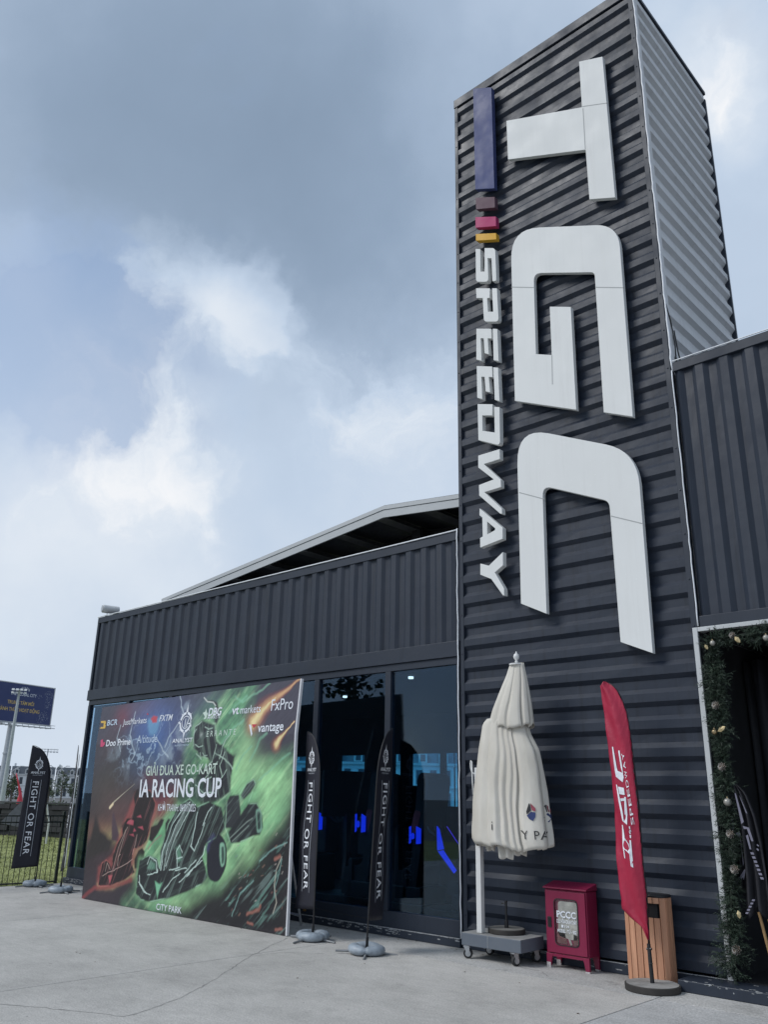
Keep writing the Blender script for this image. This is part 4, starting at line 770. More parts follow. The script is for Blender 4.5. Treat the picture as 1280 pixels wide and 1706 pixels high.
bpoly([[(-6.96,2.75),(-6.8,2.75),(-6.773,2.712),(-6.791,2.691),(-6.762,2.668),(-6.768,2.621),(-6.938,2.623),(-6.921,2.652),(-6.833,2.649),(-6.849,2.715),(-6.931,2.716)]], INKY)
bpoly([[(-6.838,2.435),(-6.768,2.443),(-6.741,2.391),(-6.69,2.397),(-6.686,2.354),(-6.738,2.322),(-6.816,2.324)]], INKP)
bpoly([[(-2.905,2.526),(-2.858,2.524),(-2.806,2.399),(-2.821,2.364)]], INK); bpoly([[(-2.847,2.528),(-2.727,2.523),(-2.798,2.473)]], INKR)
bpoly([[(-4.03,2.741),(-3.977,2.757),(-3.962,2.802),(-3.932,2.749),(-3.906,2.722),(-3.929,2.653),(-3.989,2.643),(-3.967,2.686)]], INKC)
bpoly([[(-5.551,2.792),(-5.53,2.819),(-5.497,2.783)]], INKR)
def emblem_polys(cx, cz, R):
    """Compass ring with four spikes, short ticks and slanted strokes inside."""
    out = []
    def ring(r0, r1, a0, a1, n=14):
        A = [a0 + (a1 - a0) * i / n for i in range(n + 1)]
        return [(cx + r1 * math.cos(a), cz + r1 * math.sin(a)) for a in A] + [(cx + r0 * math.cos(a), cz + r0 * math.sin(a)) for a in A[::-1]]
    for a, b in ((0.25, 1.45), (1.70, 2.90), (3.15, 4.55), (4.85, 6.0)): out.append(ring(R * 0.76, R, a, b))
    for a0, a1 in ((0.9, 3.1), (3.1, 5.6)): out.append(ring(R * 0.54, R * 0.62, a0, a1))
    for a, l in ((math.pi / 2, 1.75), (-math.pi / 2, 1.6), (math.pi, 1.3)):
        c, s_ = math.cos(a), math.sin(a); out.append([(cx + R * c * .95 - s_ * R * .16, cz + R * s_ * .95 + c * R * .16), (cx + R * l * c, cz + R * l * s_), (cx + R * c * .95 + s_ * R * .16, cz + R * s_ * .95 - c * R * .16)])
    for a in (0.8, 2.36, 3.9, 5.5):
        c, s_ = math.cos(a), math.sin(a); out.append([(cx + R * c - s_ * R * .05, cz + R * s_ + c * R * .05), (cx + R * 1.25 * c, cz + R * 1.25 * s_), (cx + R * c + s_ * R * .05, cz + R * s_ - c * R * .05)])
    q = lambda l: [(cx + R * a, cz + R * b) for a, b in l]
    out += [q([(-.12, -.45), (-.02, -.45), (-.02, .42), (-.12, .30)]), q([(.08, -.45), (.2, -.45), (.62, .5), (.5, .5)]), q([(.62, .5), (.74, .5), (1.05, -.45), (.9, -.45)]), q([(.4, -.2), (.95, -.2), (.95, -.08), (.45, -.08)])]
    return out
c = [(-4.435,2.624)][0]; bpoly(emblem_polys(c[0], c[1], 0.155), INK)

# ------------------------------------------------------------------ feather flags
CLOTH = mat('black flag cloth', (0.0085, 0.0085, 0.017), 0.62, var=0.3, vscale=4, bump=0.25, bscale=9)
GREYBAG = mat('grey water bag', (0.27, 0.31, 0.35), 0.42, var=0.2, vscale=9, bump=0.9, bscale=11)
FW, FZ0, FZ1, FZT = 0.43, 0.33, 1.78, 2.40
def pole_x(z): return 0.0 if z <= FZ1 else -0.40 * (1 - math.sqrt(max(0, 1 - ((z - FZ1) / (FZT - FZ1 + .001)) ** 2)))
def flag_y(u, z): return 0.012 * math.sin(6.0 * z + 7 * u) * min(1, -u / 0.2) + 0.03 * u * math.sin(2.2 * z)
def make_flag():
    root = thing('feather_flag', 'flag', 'flag')
    rows = []
    for i in range(41):
        z = FZ0 + (FZT - FZ0) * i / 40; xr = pole_x(z); xl = -FW + 0.045 * (z - FZ0) / 2.07; xl = min(xl, xr - 0.004)
        zz = lambda k: z - (0.03 * (1 - k) if i == 0 else 0)
        rows.append([(xr + (xl - xr) * k / 10, flag_y(xr + (xl - xr) * k / 10, z), z - 0.035 * (k / 10) * (1 - i / 40) ** 3) for k in range(11)])
    MB().grid(rows).obj('cloth', CLOTH, root, smooth=True, solid=0.0025)
    MB().tube([(pole_x(z) + 0.006, 0, z) for z in [0.05 + 1.73 * i / 8 for i in range(8)] + [FZ1 + (FZT - FZ1) * math.sin(i / 9 * math.pi / 2) for i in range(10)]], [0.0105 - 0.006 * i / 17 for i in range(18)], 8).obj('pole', BLKMET, root, smooth=True)
    for sgn, side in ((-1, 'front'), (1, 'back')):
        pl = lambda x, z, s=sgn: (x, flag_y(min(x, 0), z) + s * 0.004, z)
        mx_ = -0.225
        # letters turned a quarter clockwise: reading runs down, tops point to the reader's right
        d = -sgn
        tx = text("FIGHT OR FEAR", lambda a, b: pl(mx_ + d * (b - 0.052), 1.77 - a), width=1.24, cap=0.105, bold=0.004, space=1.12); tx.obj('lettering', INKS, root, fix=False)
        for o in (-0.085, 0.085):
            ln = MB()
            for i in range(12):
                za, zb = 1.80 - 1.30 * i / 12, 1.80 - 1.30 * (i + 1) / 12
                ln.add([pl(mx_ + d * o - .003, za), pl(mx_ + d * o + .003, za), pl(mx_ + d * o + .003, zb), pl(mx_ + d * o - .003, zb)], [(0, 1, 2, 3)])
            ln.obj('ruled_line', LINEINK, root, fix=False)
        em = MB()
        for p in emblem_polys(0, 0, 0.082):
            tr = tessellate_polygon([[Vector((q[0], q[1], 0)) for q in p]]); em.add([pl(-0.215 + d * q[0] * 0.8, 2.07 + q[1]) for q in p], [tuple(t) for t in tr])
        em.obj('emblem', INKS, root, fix=False)
        text("ANALYST", lambda a, b: pl(-0.215 + d * a, 1.905 + b), width=0.25, cap=0.042, bold=0.012, centre=True).obj('lettering', INKS, root, fix=False)
        text("INVESTMENT", lambda a, b: pl(-0.215 + d * a, 1.872 + b), width=0.17, cap=0.016, centre=True).obj('lettering', LINEINK, root, fix=False)
    # water bag: a fat ring of three cushions lying over four thin feet
    vs = []; nr, nn = 48, 12
    for i in range(nr):
        a = 2 * math.pi * i / nr + 0.3; pin = abs(math.sin(1.5 * (a - 0.3))) ** 0.35
        for j in range(nn):
            q = 2 * math.pi * j / nn; rr_ = 0.070 * (0.55 + 0.45 * pin); zc = max(0.006, 0.052 + rr_ * math.sin(q) * 0.78)
            rad = 0.135 + rr_ * math.cos(q) * 1.05; vs.append((rad * math.cos(a), rad * math.sin(a), zc))
    MB().add(vs, [(i * nn + j, ((i + 1) % nr) * nn + j, ((i + 1) % nr) * nn + (j + 1) % nn, i * nn + (j + 1) % nn) for i in range(nr) for j in range(nn)]).obj('water_bag', GREYBAG, root, smooth=True)
    MB().lathe([(0.012, 0.0), (0.016, 0.02), (0.016, 0.16), (0.012, 0.17)], 10).obj('spindle', BLKMET, root)
    for k in range(4):
        a = k * math.pi / 2 + 0.35; c_, s_ = math.cos(a), math.sin(a)
        MB().tube([(0.012 * c_, 0.012 * s_, 0.018), (0.2 * c_, 0.2 * s_, 0.020), (0.34 * c_, 0.34 * s_, 0.012)], [0.013, 0.013, 0.011], 6).obj('foot', mat('dull grey foot', (0.20, 0.21, 0.22), 0.6, var=.2), root)
    return root
flag = make_flag(); GF = 'black feather flags on water bag bases'
spots = [((-0.45, -1.13, 0), -71, 2.6, 'black feather flag on grey water bag before the dark glass, nearest the tower'),
         ((-1.50, -0.955, 0), -13, 0.4, 'black feather flag with grey water bag base right beside the poster board edge'),
         ((-9.0, -0.74, 0), 66, 0.0, 'black feather flag standing alone in front of the lawn fence, facing out'),
         ((-7.85, -0.85, 0), -25, 0.0, 'black feather flag seen edge-on at the corner of the glazed building')]
flags = [flag] + [copy_tree(flag) for _ in range(3)]
for o, (loc, rz, tilt, lab) in zip(flags, spots):
    o.location = loc; o.rotation_euler = (0, math.radians(tilt), math.radians(rz)); tag(o, lab, 'flag', GF)
flags[0].rotation_euler = (math.radians(-2.6), 0, math.radians(-71))

# ------------------------------------------------------------------ trolley, loose flag base, closed parasol
TROL = paint_worn('grey trolley paint', (0.10, 0.12, 0.15), (0.16, 0.175, 0.195), (1, 1, 1), 0.6)
DUSTY = mat('dusty trolley top', (0.27, 0.27, 0.265), 0.9, var=0.25, vscale=5)
tro = thing('trolley', 'grey wheeled trolley base carrying the closed cream parasol', 'trolley', (0.745, -0.285, 0), math.radians(1.2))
MB().box(-0.375, 0.375, -0.225, 0.225, 0.128, 0.249).obj('deck', TROL, tro, bev=0.006)
MB().box(-0.370, 0.370, -0.220, 0.220, 0.2485, 0.2525).obj('deck_top', DUSTY, tro)
MB().box(-0.036, -0.031, -0.2275, -0.22, 0.13, 0.247).obj('weld_seam', STEEL, tro)
CAST = None
for x, y, a in ((-0.335, -0.19, 0.5), (0.27, -0.19, 1.2), (0.29, 0.17, 1.0), (-0.30, 0.17, 0.2)):
    c = MB().lathe([(0.012, -0.022), (0.045, -0.022), (0.05, -0.015), (0.05, 0.015), (0.045, 0.022), (0.012, 0.022)], 20)
    M_ = Matrix.Translation((x, y, 0)) @ Matrix.Rotation(a, 4, 'Z')
    w = c.xf(M_ @ Matrix.Translation((0.018, 0, 0.05)) @ Matrix.Rotation(math.pi / 2, 4, 'X')).obj('caster_wheel', RUBBER, tro, smooth=False, bev=0.002)
    MB().lathe([(0.008, -0.024), (0.03, -0.024), (0.03, 0.024), (0.008, 0.024)], 14).xf(M_ @ Matrix.Translation((0.018, 0, 0.05)) @ Matrix.Rotation(math.pi / 2, 4, 'X')).obj('hub', STEEL, w)
    f = MB()
    for s_ in (-1, 1): f.prism([(-0.025, 0.115), (0.035, 0.115), (0.036, 0.05), (0.026, 0.034), (0.008, 0.034), (0.0, 0.055)], s_ * 0.028 - 0.002, s_ * 0.028 + 0.002)
    f  .box(-0.028, 0.036, -0.035, 0.035, 0.114, 0.1275).xf(M_).obj('caster_fork', STEEL, tro)
fb_ = thing('flag_base', 'round black disc flag base with a short spigot lying on the trolley', 'flag base', (0.745, -0.200, 0.2525))
MB().lathe([(0.02, 0), (0.195, 0), (0.2, 0.006), (0.2, 0.044), (0.195, 0.048), (0.03, 0.050)], 48).obj('disc', mat('dark rubber rim', (0.035, 0.031, 0.028), 0.7, var=0.3), fb_)
MB().lathe([(0.01, 0.0485), (0.188, 0.0485), (0.188, 0.0515), (0.01, 0.0525)], 48).obj('dust_film', mat('dusty disc top', (0.15, 0.145, 0.135), 0.9, var=0.35, vscale=6), fb_)
MB().lathe([(0.022, 0.05), (0.022, 0.12), (0.013, 0.125), (0.013, 0.30), (0.016, 0.305), (0.016, 0.315), (0.008, 0.32)], 12).obj('spigot', BLKMET, fb_)
MB().tube([(-0.016, 0, 0.29), (-0.055, -0.01, 0.29)], 0.006, 6).obj('thumb_screw', BLKMET, fb_)

CANV = mat('weathered cream canvas', (0.60, 0.56, 0.485), 0.85, var=0.16, vscale=2.2, bump=0.25, bscale=6, col2=(0.69, 0.66, 0.60), stretch=(1, 1, 0.35))
POST = paint_worn('cream post paint', (0.70, 0.70, 0.69), (0.55, 0.55, 0.53), (2, 2, 0.3), 0.4)
par = thing('parasol', 'closed cream parasol with a two-tier canopy and faded print, on the trolley by the tower', 'parasol', (0.55, -0.345, 0.2525))
ox, oy, oz = 0.55, -0.345, 0.2525
def pp(mb, name, m, **k): mb.xf(Matrix.Translation((-ox, -oy, -oz))); return mb.obj(name, m, par, **k)
pp(MB().box(0.522, 0.588, -0.44, -0.375, 0.254, 1.95), 'post', POST, bev=0.006)
hp = [(1.137,3.08),(1.14,3.168),(1.138,3.114)]
CXM = hp[0][0]
pp(MB().lathe([(0.012, 3.07), (0.02, 3.10), (0.012, 3.115), (0.03, 3.135), (0.036, 3.155), (0.028, 3.18), (0.010, 3.195), (0.006, 3.215)], 16, CXM, -0.43), 'finial', POST, smooth=True)
pp(MB().lathe([(0.03, 3.05), (0.085, 3.06), (0.085, 3.075), (0.02, 3.085)], 16, CXM, -0.43), 'hub_cap', POST)
pp(MB().tube([(0.56, -0.345, 1.85), (0.445, -0.38, 1.90), (0.43, -0.38, 1.95), (0.425, -0.38, 2.0), (0.432, -0.38, 2.03), (0.447, -0.38, 2.02), (0.452, -0.38, 1.8), (0.458, -0.38, 1.66)], 0.009, 8), 'crank_handle', POST, smooth=True)
LS = [(0.721,2.478),(0.661,2.424),(0.616,2.201),(0.582,2.007),(0.539,1.76),(0.51,1.529),(0.495,1.302),(0.501,1.196),(0.557,1.131)]   # left edge of the lower tier
RS = [(1.258,2.4),(1.286,2.291),(1.316,2.236),(1.376,2.128),(1.405,2.01),(1.434,1.867),(1.464,1.624),(1.497,1.362),(1.51,1.215)]
LT = [(1.053,3.078),(1,2.946),(0.934,2.822),(0.869,2.698),(0.804,2.574),(0.777,2.49),(0.768,2.434)]
RT = [(1.233,3.062),(1.25,2.982),(1.269,2.882),(1.29,2.755),(1.313,2.602),(1.326,2.451),(1.332,2.37)]
def interp(L, z):
    L = sorted(L, key=lambda p: p[1])
    if z <= L[0][1]: return L[0][0]
    for (a, b), (c, d) in zip(L[:-1], L[1:]):
        if z <= d: return a + (c - a) * (z - b) / (d - b + 1e-9)
    return L[-1][0]
PL = [(-180, .93), (-165, 1.0), (-148, 1.0), (-126, .97), (-117, .82), (-110, .93), (-97, .95), (-93, .74), (-85, .84), (-79, .68), (-72, .80), (-66, .70), (-61, .82), (-56, .66), (-50, .86), (-36, .93), (-20, .95), (-12, .93), (-7, .76), (0, .92), (14, 1.0), (40, 1.0), (55, .75), (70, .95), (85, .7), (100, .95), (115, .72), (130, .95), (145, .75), (160, .95), (172, .8), (180, .93)]
PU = [(-180, .95), (-150, 1.0), (-128, .98), (-118, .86), (-104, .96), (-92, .93), (-86, .78), (-76, .94), (-56, .97), (-46, .93), (-41, .77), (-30, .95), (-14, .96), (-8, .8), (4, .97), (40, 1.0), (58, .8), (80, 1.0), (100, .8), (130, 1.0), (155, .8), (180, .95)]
def fold_r(prof, th):
    d = (math.degrees(th) + 180) % 360 - 180
    for (a, b), (c, e) in zip(prof[:-1], prof[1:]):
        if a <= d <= c:
            f = (d - a) / (c - a); k = f * f * (3 - 2 * f); k = .45 * f + .55 * k; return b + (e - b) * k
    return prof[-1][1]
def canopy_pt(Ls, Rs, th, z, prof, amp, depth):
    l, r_ = interp(Ls, z), interp(Rs, z); c, hw = (l + r_) / 2, (r_ - l) / 2
    top = max(p[1] for p in Ls); bot = min(p[1] for p in Ls); t = (top - z) / (top - bot)
    sway = math.radians(2.4) * math.sin(3.1 * z + 2.2 * th) * (1 - .5 * t) + math.radians(1.2) * math.sin(9.0 * z + 5 * th)
    rad = 1 - (1 - fold_r(prof, th + sway)) * amp * (.55 + .45 * min(1, t * 1.4)) + .010 * math.sin(13 * z + 6 * th) * math.sin(4 * th + 2 * z)
    return Vector((c + hw * rad * math.cos(th), -0.43 + depth * hw * rad * math.sin(th), z))
def canopy(Ls, Rs, prof, amp, depth, n=300, rows=36, hem=0.05, seed=1):
    zt, zb = max(p[1] for p in Ls), min(min(p[1] for p in Ls), min(p[1] for p in Rs)); G_ = []
    for i in range(rows + 1):
        t = i / rows; row = []
        for j in range(n + 1):
            th = -math.pi + 2 * math.pi * j / n; z = zt + (zb - zt) * t + t ** 5 * (hem * 6 * (.88 - fold_r(prof, th)) * -.8 + hem * .5 * math.sin(3 * th + seed) + hem * .2 * math.sin(7 * th))
            row.append(tuple(canopy_pt(Ls, Rs, th, z, prof, amp, depth)))
        G_.append(row)
    return MB().grid(G_)
pp(canopy(LS, RS, PL, 1.0, 0.44, hem=0.028), 'lower_canopy', CANV, smooth=True, solid=0.003)
pp(canopy(LT, RT, PU, 1.0, 0.55, rows=20, hem=0.04, seed=2), 'upper_canopy', CANV, smooth=True, solid=0.003)
for x, w, d, y in ((0.74, 0.16, 0.10, -0.47), (0.96, 0.24, 0.17, -0.50), (1.15, 0.20, 0.13, -0.48)):                                                     # inner cloth hanging below the hem
    rows = []
    for i in range(9):
        t = i / 8; rows.append([(x + w * (k / 20 - .5) * (1 - .25 * t), y + 0.030 * math.sin(k * .62 + x * 9) * (1 - .2 * t), 1.24 - (0.05 + d) * t - 0.012 * math.sin(k * .5 + x * 5) * t) for k in range(21)])
    pp(MB().grid(rows), 'inner_cloth', CANV, smooth=True, solid=0.005)
PRK = mat('faded black canvas print', (0.025, 0.025, 0.03), 0.85, var=0.4); PNV = mat('faded navy canvas print', (0.03, 0.045, 0.13), 0.85, var=0.3); PRD = mat('faded red canvas print', (0.26, 0.06, 0.08), 0.85, var=0.3)
def on_canvas(th, z, a, b):
    """Point a metres round the canopy and b up from (th, z), just proud of the cloth."""
    q = lambda t, h: canopy_pt(LS, RS, t, h, PL, 1.0, 0.44)
    d = (q(th + .02, z) - q(th - .02, z)).length / .04; p = q(th + a / d, z + b); n = (q(th + a / d + .02, z + b) - q(th + a / d - .02, z + b)).cross(Vector((0, 0, 1))).normalized()
    return tuple(p + n * .009)
for s, th, z, cap in (("i", -102, 1.30, .10), ("Y", -51, 1.225, .09), ("P", -33, 1.225, .09), ("A", -17, 1.225, .09), ("Y", -1, 1.225, .085), ("P", 22, 1.225, .085)):
    pp(text(s, lambda a, b: on_canvas(math.radians(th), z, a, b), cap=cap, bold=-0.004, centre=True), 'lettering', PRK, fix=False)
for th, z in ((-38, 1.50), (5, 1.49)):
    f = lambda l: [on_canvas(math.radians(th), z, a * .070, b * .094) for a, b in l]
    for l, m in (([(-.75, -.05), (-.25, .85), (-.12, .80), (-.05, .1), (-.70, -.35)], PRK), ([(0.0, .85), (.75, .35), (.70, .0), (.12, .10), (0, .5)], PRD), ([(-.72, -.45), (-.05, -.05), (.68, -.12), (.5, -.6), (0.05, -1.0), (-.45, -.8)], PNV)):
        pp(MB().add(f(l), [tuple(range(len(l)))]), 'logo_patch', m, fix=False)

# ------------------------------------------------------------------ fire-hose cabinet
RED = paint_worn('crimson cabinet enamel', (0.20, 0.008, 0.045), (0.25, 0.024, 0.065), (1, 1, 0.5), 0.42, .12, .25)
REDD = mat('worn cabinet feet', (0.45, 0.42, 0.42), 0.8, var=0.4, vscale=40)
cab = thing('fire_cabinet', 'crimson metal fire-hose cabinet with a rounded window, standing on four legs against the tower', 'cabinet', (1.505, -0.12, 0))
W2, D0, D1 = 0.245, -0.115, 0.100
MB().box(-W2, W2, D0 + 0.012, D1, 0.135, 0.735).obj('body', RED, cab, bev=0.004)
MB().prism([(0, 0)] * 0 or [(-W2 - 0.012, 0.742), (W2 + 0.012, 0.742), (W2 + 0.012, 0.757), (-W2 - 0.012, 0.757)], D0 - 0.012, D1).obj('roof_lip', RED, cab, bev=0.003)
MB().add([(-W2 - .01, D0 - .010, .7575), (W2 + .01, D0 - .010, .7575), (W2 + .01, D1, .805), (-W2 - .01, D1, .805), (-W2 - .01, D1, .7575), (W2 + .01, D1, .7575)], [(0, 1, 2, 3), (3, 2, 5, 4), (0, 3, 4), (1, 5, 2), (0, 4, 5, 1)]).obj('roof', RED, cab, bev=0.003)
wn = [(-.125, .225), (.140, .225), (.140, .645), (-.125, .645)]
def rect(l, r_, n=5): return smooth_poly([(p[0], p[1], r_) for p in l], n=n)
dr = MB().prism([(-.222, .145), (.232, .145), (.232, .722), (-.222, .722)], D0 - 0.004, D0 + 0.010, [rect(wn, 0.045)]).obj('door', RED, cab, bev=0.002)
gk = [(-.133, .217), (.148, .217), (.148, .653), (-.133, .653)]
MB().prism(rect(gk, 0.05), D0 - 0.010, D0 - 0.0045, [rect(wn, 0.045)]).obj('gasket', RUBBER, dr)
MB().prism(rect([(a * .99, b) for a, b in wn], 0.045), D0 + 0.000, D0 + 0.003).obj('window_pane', CLEAR, dr)
MB().prism(rect([(-.212, .375), (-.168, .375), (-.168, .475), (-.212, .475)], 0.012), D0 - 0.011, D0 - 0.0045).obj('handle', BLKMET, dr, bev=0.002)
MB().prism(rect([(-.203, .388), (-.178, .388), (-.178, .462), (-.203, .462)], 0.008), D0 - 0.0135, D0 - 0.0115).obj('handle_recess', BLACK, dr)
for i, (s, z, cap, w, b) in enumerate((("PCCC", .478, .062, .225, .03), ("CỨU HỎA-CHỮA CHÁY", .425, .036, .235, .02), ("☎ 114", .385, .026, .11, .02), ("MODEL : TỦ - 002", .338, .030, .22, .02))):
    text(s.replace("☎ ", ""), lambda a, b_, z=z: (0.008 + a, D0 - 0.0012, z + b_), width=w * (.5 if '☎' in s else 1), cap=cap, bold=b, centre=True).obj('lettering', INK, dr, fix=False)
MB().box(-.055, -.03, D0 - .0014, D0 - .0006, .385, .411).obj('lettering', INK, dr, fix=False)
MB().prism(rect([(-.10, .30), (.125, .27), (.135, .63), (-.09, .63)], .04), D0 + .006, D0 + .03).obj('folded_hose', mat('pale canvas hose', (0.42, 0.40, 0.36), 0.9, var=0.35, vscale=8), cab, bev=0.006)
MB().prism([(-.12, .235), (0.0, .235), (-.02, .33), (-.11, .36)], D0 + .006, D0 + .02).prism([(.07, .235), (.13, .235), (.13, .32), (.08, .33)], D0 + .006, D0 + .02).obj('red_bucket', mat('dull red bucket', (0.16, 0.05, 0.05), 0.7, var=0.3), cab)
MB().tube([(.015, D0 + .02, .30), (.035, D0 + .012, .26), (.05, D0 + .012, .23)], .012, 8).obj('hose_end', mat('pale canvas hose', (0.42, 0.40, 0.36)), cab)
for sx in (-1, 1):
    for y in (D0, D1):
        x0 = sx * W2; inn = -sx
        MB().prism([(x0, 0.014), (x0 + inn * .045, 0.014), (x0 + inn * .06, .09), (x0 + inn * .085, .134), (x0, .134)], y if y < 0 else y - .025, y + .025 if y < 0 else y).obj('leg', RED, cab, bev=0.002)
        MB().box(min(x0, x0 + inn * .046), max(x0, x0 + inn * .046), (y if y < 0 else y - .026) - .0015, (y + .026 if y < 0 else y), 0.0, 0.014 if sx > 0 else 0.05).obj('foot', REDD, cab)
MB().prism([(-W2 + .08, .108), (W2 - .08, .108), (W2 - .06, .134), (-W2 + .06, .134)], D0 + .002, D0 + .01).obj('apron', RED, cab)

# ------------------------------------------------------------------ slatted bin
WOODS = [mat('orange wood slat ' + n, c, 0.6, var=0.18, vscale=5, bump=0.2, bscale=20, stretch=(6, 6, 0.5)) for n, c in (('warm', (0.55, 0.28, 0.165)), ('pale', (0.60, 0.32, 0.195)), ('deep', (0.49, 0.24, 0.14)))]
bn = thing('litter_bin', 'rounded wooden-slat litter bin with black rim behind the red flag', 'bin', (2.375, -0.155, 0))
A_, B_ = 0.222, 0.130
MB().lathe([(A_ - .03, 0.02), (A_ - .03, .76)], 40, sy=(B_ - .03) / (A_ - .03)).obj('liner', BLACK, bn)
MB().lathe([(1.0, .754), (1.012, .756), (1.012, .768), (.97, .776), (.3, .778)], 64).xf(Matrix.Identity(4)).obj('rim', BLKMET, bn)
for v in bn.children[-1].data.vertices:
    rr_ = math.hypot(v.co.x, v.co.y); q = math.atan2(v.co.y, v.co.x); v.co.x, v.co.y = rr_ * A_ * math.copysign(abs(math.cos(q)) ** .58, math.cos(q)), rr_ * B_ * math.copysign(abs(math.sin(q)) ** .58, math.sin(q))
MB().lathe([(A_ - .015, 0.0), (A_ - .015, .022)], 40, sy=B_ / A_).obj('base_ring', BLKMET, bn)
# slats of equal width round the ellipse
sg = lambda v: math.copysign(abs(v) ** .58, v)
per = [(A_ * sg(math.cos(q)), B_ * sg(math.sin(q))) for q in [2 * math.pi * i / 720 for i in range(721)]]
L_ = [0]
for a, b in zip(per[:-1], per[1:]): L_.append(L_[-1] + math.hypot(b[0] - a[0], b[1] - a[1]))
nsl = 19; tot = L_[-1]; r = random.Random(2)
def at_len(s): 
    s %= tot; i = max(k for k in range(0, 721, 1) if L_[k] <= s); i = min(i, 719); f = (s - L_[i]) / (L_[i + 1] - L_[i])
    return Vector((per[i][0] + (per[i + 1][0] - per[i][0]) * f, per[i][1] + (per[i + 1][1] - per[i][1]) * f, 0))
for i in range(nsl):
    s0, s1 = tot * i / nsl + .0038, tot * (i + 1) / nsl - .0038; a, b = at_len(s0), at_len(s1); t = (b - a).normalized(); n = Vector((t.y, -t.x, 0))
    if n.dot(a + b) < 0: n = -n
    zt = 0.752; segs = [(0.018, zt)]
    mid = (a + b) / 2
    if mid.y < -0.08 and 0.02 < mid.x < 0.15: segs = [(0.018, .575), (.70, zt)]
    for z0_, z1_ in segs:
        mb = MB(); q = [a - n * .016, b - n * .016, b + n * .0, a + n * .0]
        mb.add([(p.x, p.y, z) for z in (z0_, z1_) for p in q], [(0, 1, 2, 3), (4, 5, 6, 7), (0, 1, 5, 4), (1, 2, 6, 5), (2, 3, 7, 6), (3, 0, 4, 7)]).obj('slat', WOODS[r.randrange(3)], bn, bev=0.0025)
MB().box(0.015, .15, -B_ + .022, -B_ + .03, .57, .705).obj('opening', BLACK, bn)

# ------------------------------------------------------------------ red feather flag on a disc
REDC = mat('crimson flag cloth', (0.36, 0.012, 0.045), 0.5, var=0.14, vscale=3, bump=0.5, bscale=16, stretch=(1, 1, 0.6))
rf = thing('red_feather_flag', 'crimson feather flag with white lettering on a round black base in front of the bin', 'flag', (2.525, -0.475, 0))
rx, ry = 2.525, -0.475
def rp(mb, name, m, **k): mb.xf(Matrix.Translation((-rx, -ry, 0))); return mb.obj(name, m, rf, **k)
rp(MB().lathe([(0.02, 0), (0.24, 0), (0.246, 0.006), (0.246, 0.052), (0.24, 0.056), (0.03, 0.057)], 56, rx, ry), 'disc', mat('dark rubber rim', (0.035, 0.031, 0.028)))
rp(MB().lathe([(0.01, 0.0565), (0.232, 0.0565), (0.232, 0.0590), (0.01, 0.060)], 56, rx, ry), 'dust_film', mat('dusty concrete disc top', (0.25, 0.245, 0.235), 0.95, var=0.35, vscale=7))
RE = [(2.54,0.414),(2.534,0.575),(2.539,0.8),(2.524,1.029),(2.525,1.281)] + [(2.526,1.288),(2.528,1.599),(2.521,1.763),(2.51,1.937),(2.499,2.181),(2.489,2.315),(2.474,2.45),(2.449,2.549),(2.413,2.639),(2.375,2.706),(2.334,2.749),(2.296,2.771),(2.276,2.778)]
LE = [(2.525,0.416),(2.469,0.517),(2.371,0.576),(2.271,0.659),(2.285,0.735),(2.27,0.949),(2.265,1.067),(2.266,1.316)] + [(2.263,1.276),(2.267,1.53),(2.265,1.78),(2.261,2.016),(2.246,2.246),(2.235,2.403),(2.215,2.582),(2.206,2.683),(2.194,2.752),(2.223,2.77),(2.263,2.778)]
zt_, zb_ = RE[-1][1] + .013, RE[0][1]
rows = []
def edge_at(E, z): return interp(E, z)
NR = 70
for i in range(NR + 1):
    z = zb_ + 0.003 + (zt_ - 0.014 - zb_) * i / NR; l, q = interp(LE, z), interp(RE, z)
    if z > 2.70: pass
    row = []
    for k in range(17):
        t = k / 16; x = l + (q - l) * t
        cr = 0.009 * math.sin(60 * z - 40 * t) * max(0, t - .55) * 2.2 + 0.012 * math.sin(9 * t + 5 * z) + 0.010 * math.sin(21 * (z + t * .5)) * (1 - t) * .5
        row.append((x, ry - 0.01 - 0.05 * math.sin(t * 2.6 + .2) * (0.4 + .6 * min(1, (z - .4) / .6)) + cr, z))
    rows.append(row)
rp(MB().grid(rows), 'cloth', REDC, smooth=True, solid=0.003)
top = [(p[0] - 0.004, ry, p[1]) for p in RE]
polep = [(rx, ry, 0.058), (rx - 0.012, ry, 0.25)] + top
rp(MB().tube([(rx, ry, .056), (rx - .004, ry, .20), (rx - .008, ry, .38)], [.019, .019, .017], 10), 'socket', BLKMET)
rp(MB().tube([(rx - .03, ry - .004, .335), (rx + .02, ry - .004, .34)], .011, 6).tube([(rx - .006, ry - .02, .22), (rx + .03, ry - .03, .225)], .006, 6), 'clip', BLKMET)
rp(MB().tube([(rx - .008, ry + .006, .36)] + [(p[0] - .012, ry + .012, p[1]) for p in RE[2:-1]], [.011] + [.010 - .005 * i / len(RE) for i in range(len(RE) - 3)], 8), 'pole', BLKMET, smooth=True)
def ry_at(x, z):
    l, q = interp(LE, z), interp(RE, z); t = min(1, max(0, (x - l) / (q - l + 1e-6)))
    cr = 0.009 * math.sin(60 * z - 40 * t) * max(0, t - .55) * 2.2 + 0.012 * math.sin(9 * t + 5 * z) + 0.010 * math.sin(21 * (z + t * .5)) * (1 - t) * .5
    return ry - 0.01 - 0.05 * math.sin(t * 2.6 + .2) * (0.4 + .6 * min(1, (z - .4) / .6)) + cr - .006
def fpoly(P, name='lettering', label=None):
    mb = MB(); tr = tessellate_polygon([[Vector((p[0], p[1], 0)) for p in P]]); mb.add([(p[0], ry_at(*p), p[1]) for p in P], [tuple(t) for t in tr]); bm_ = rp(mb, name, INKS, fix=False)
    if label: bm_['label'] = label
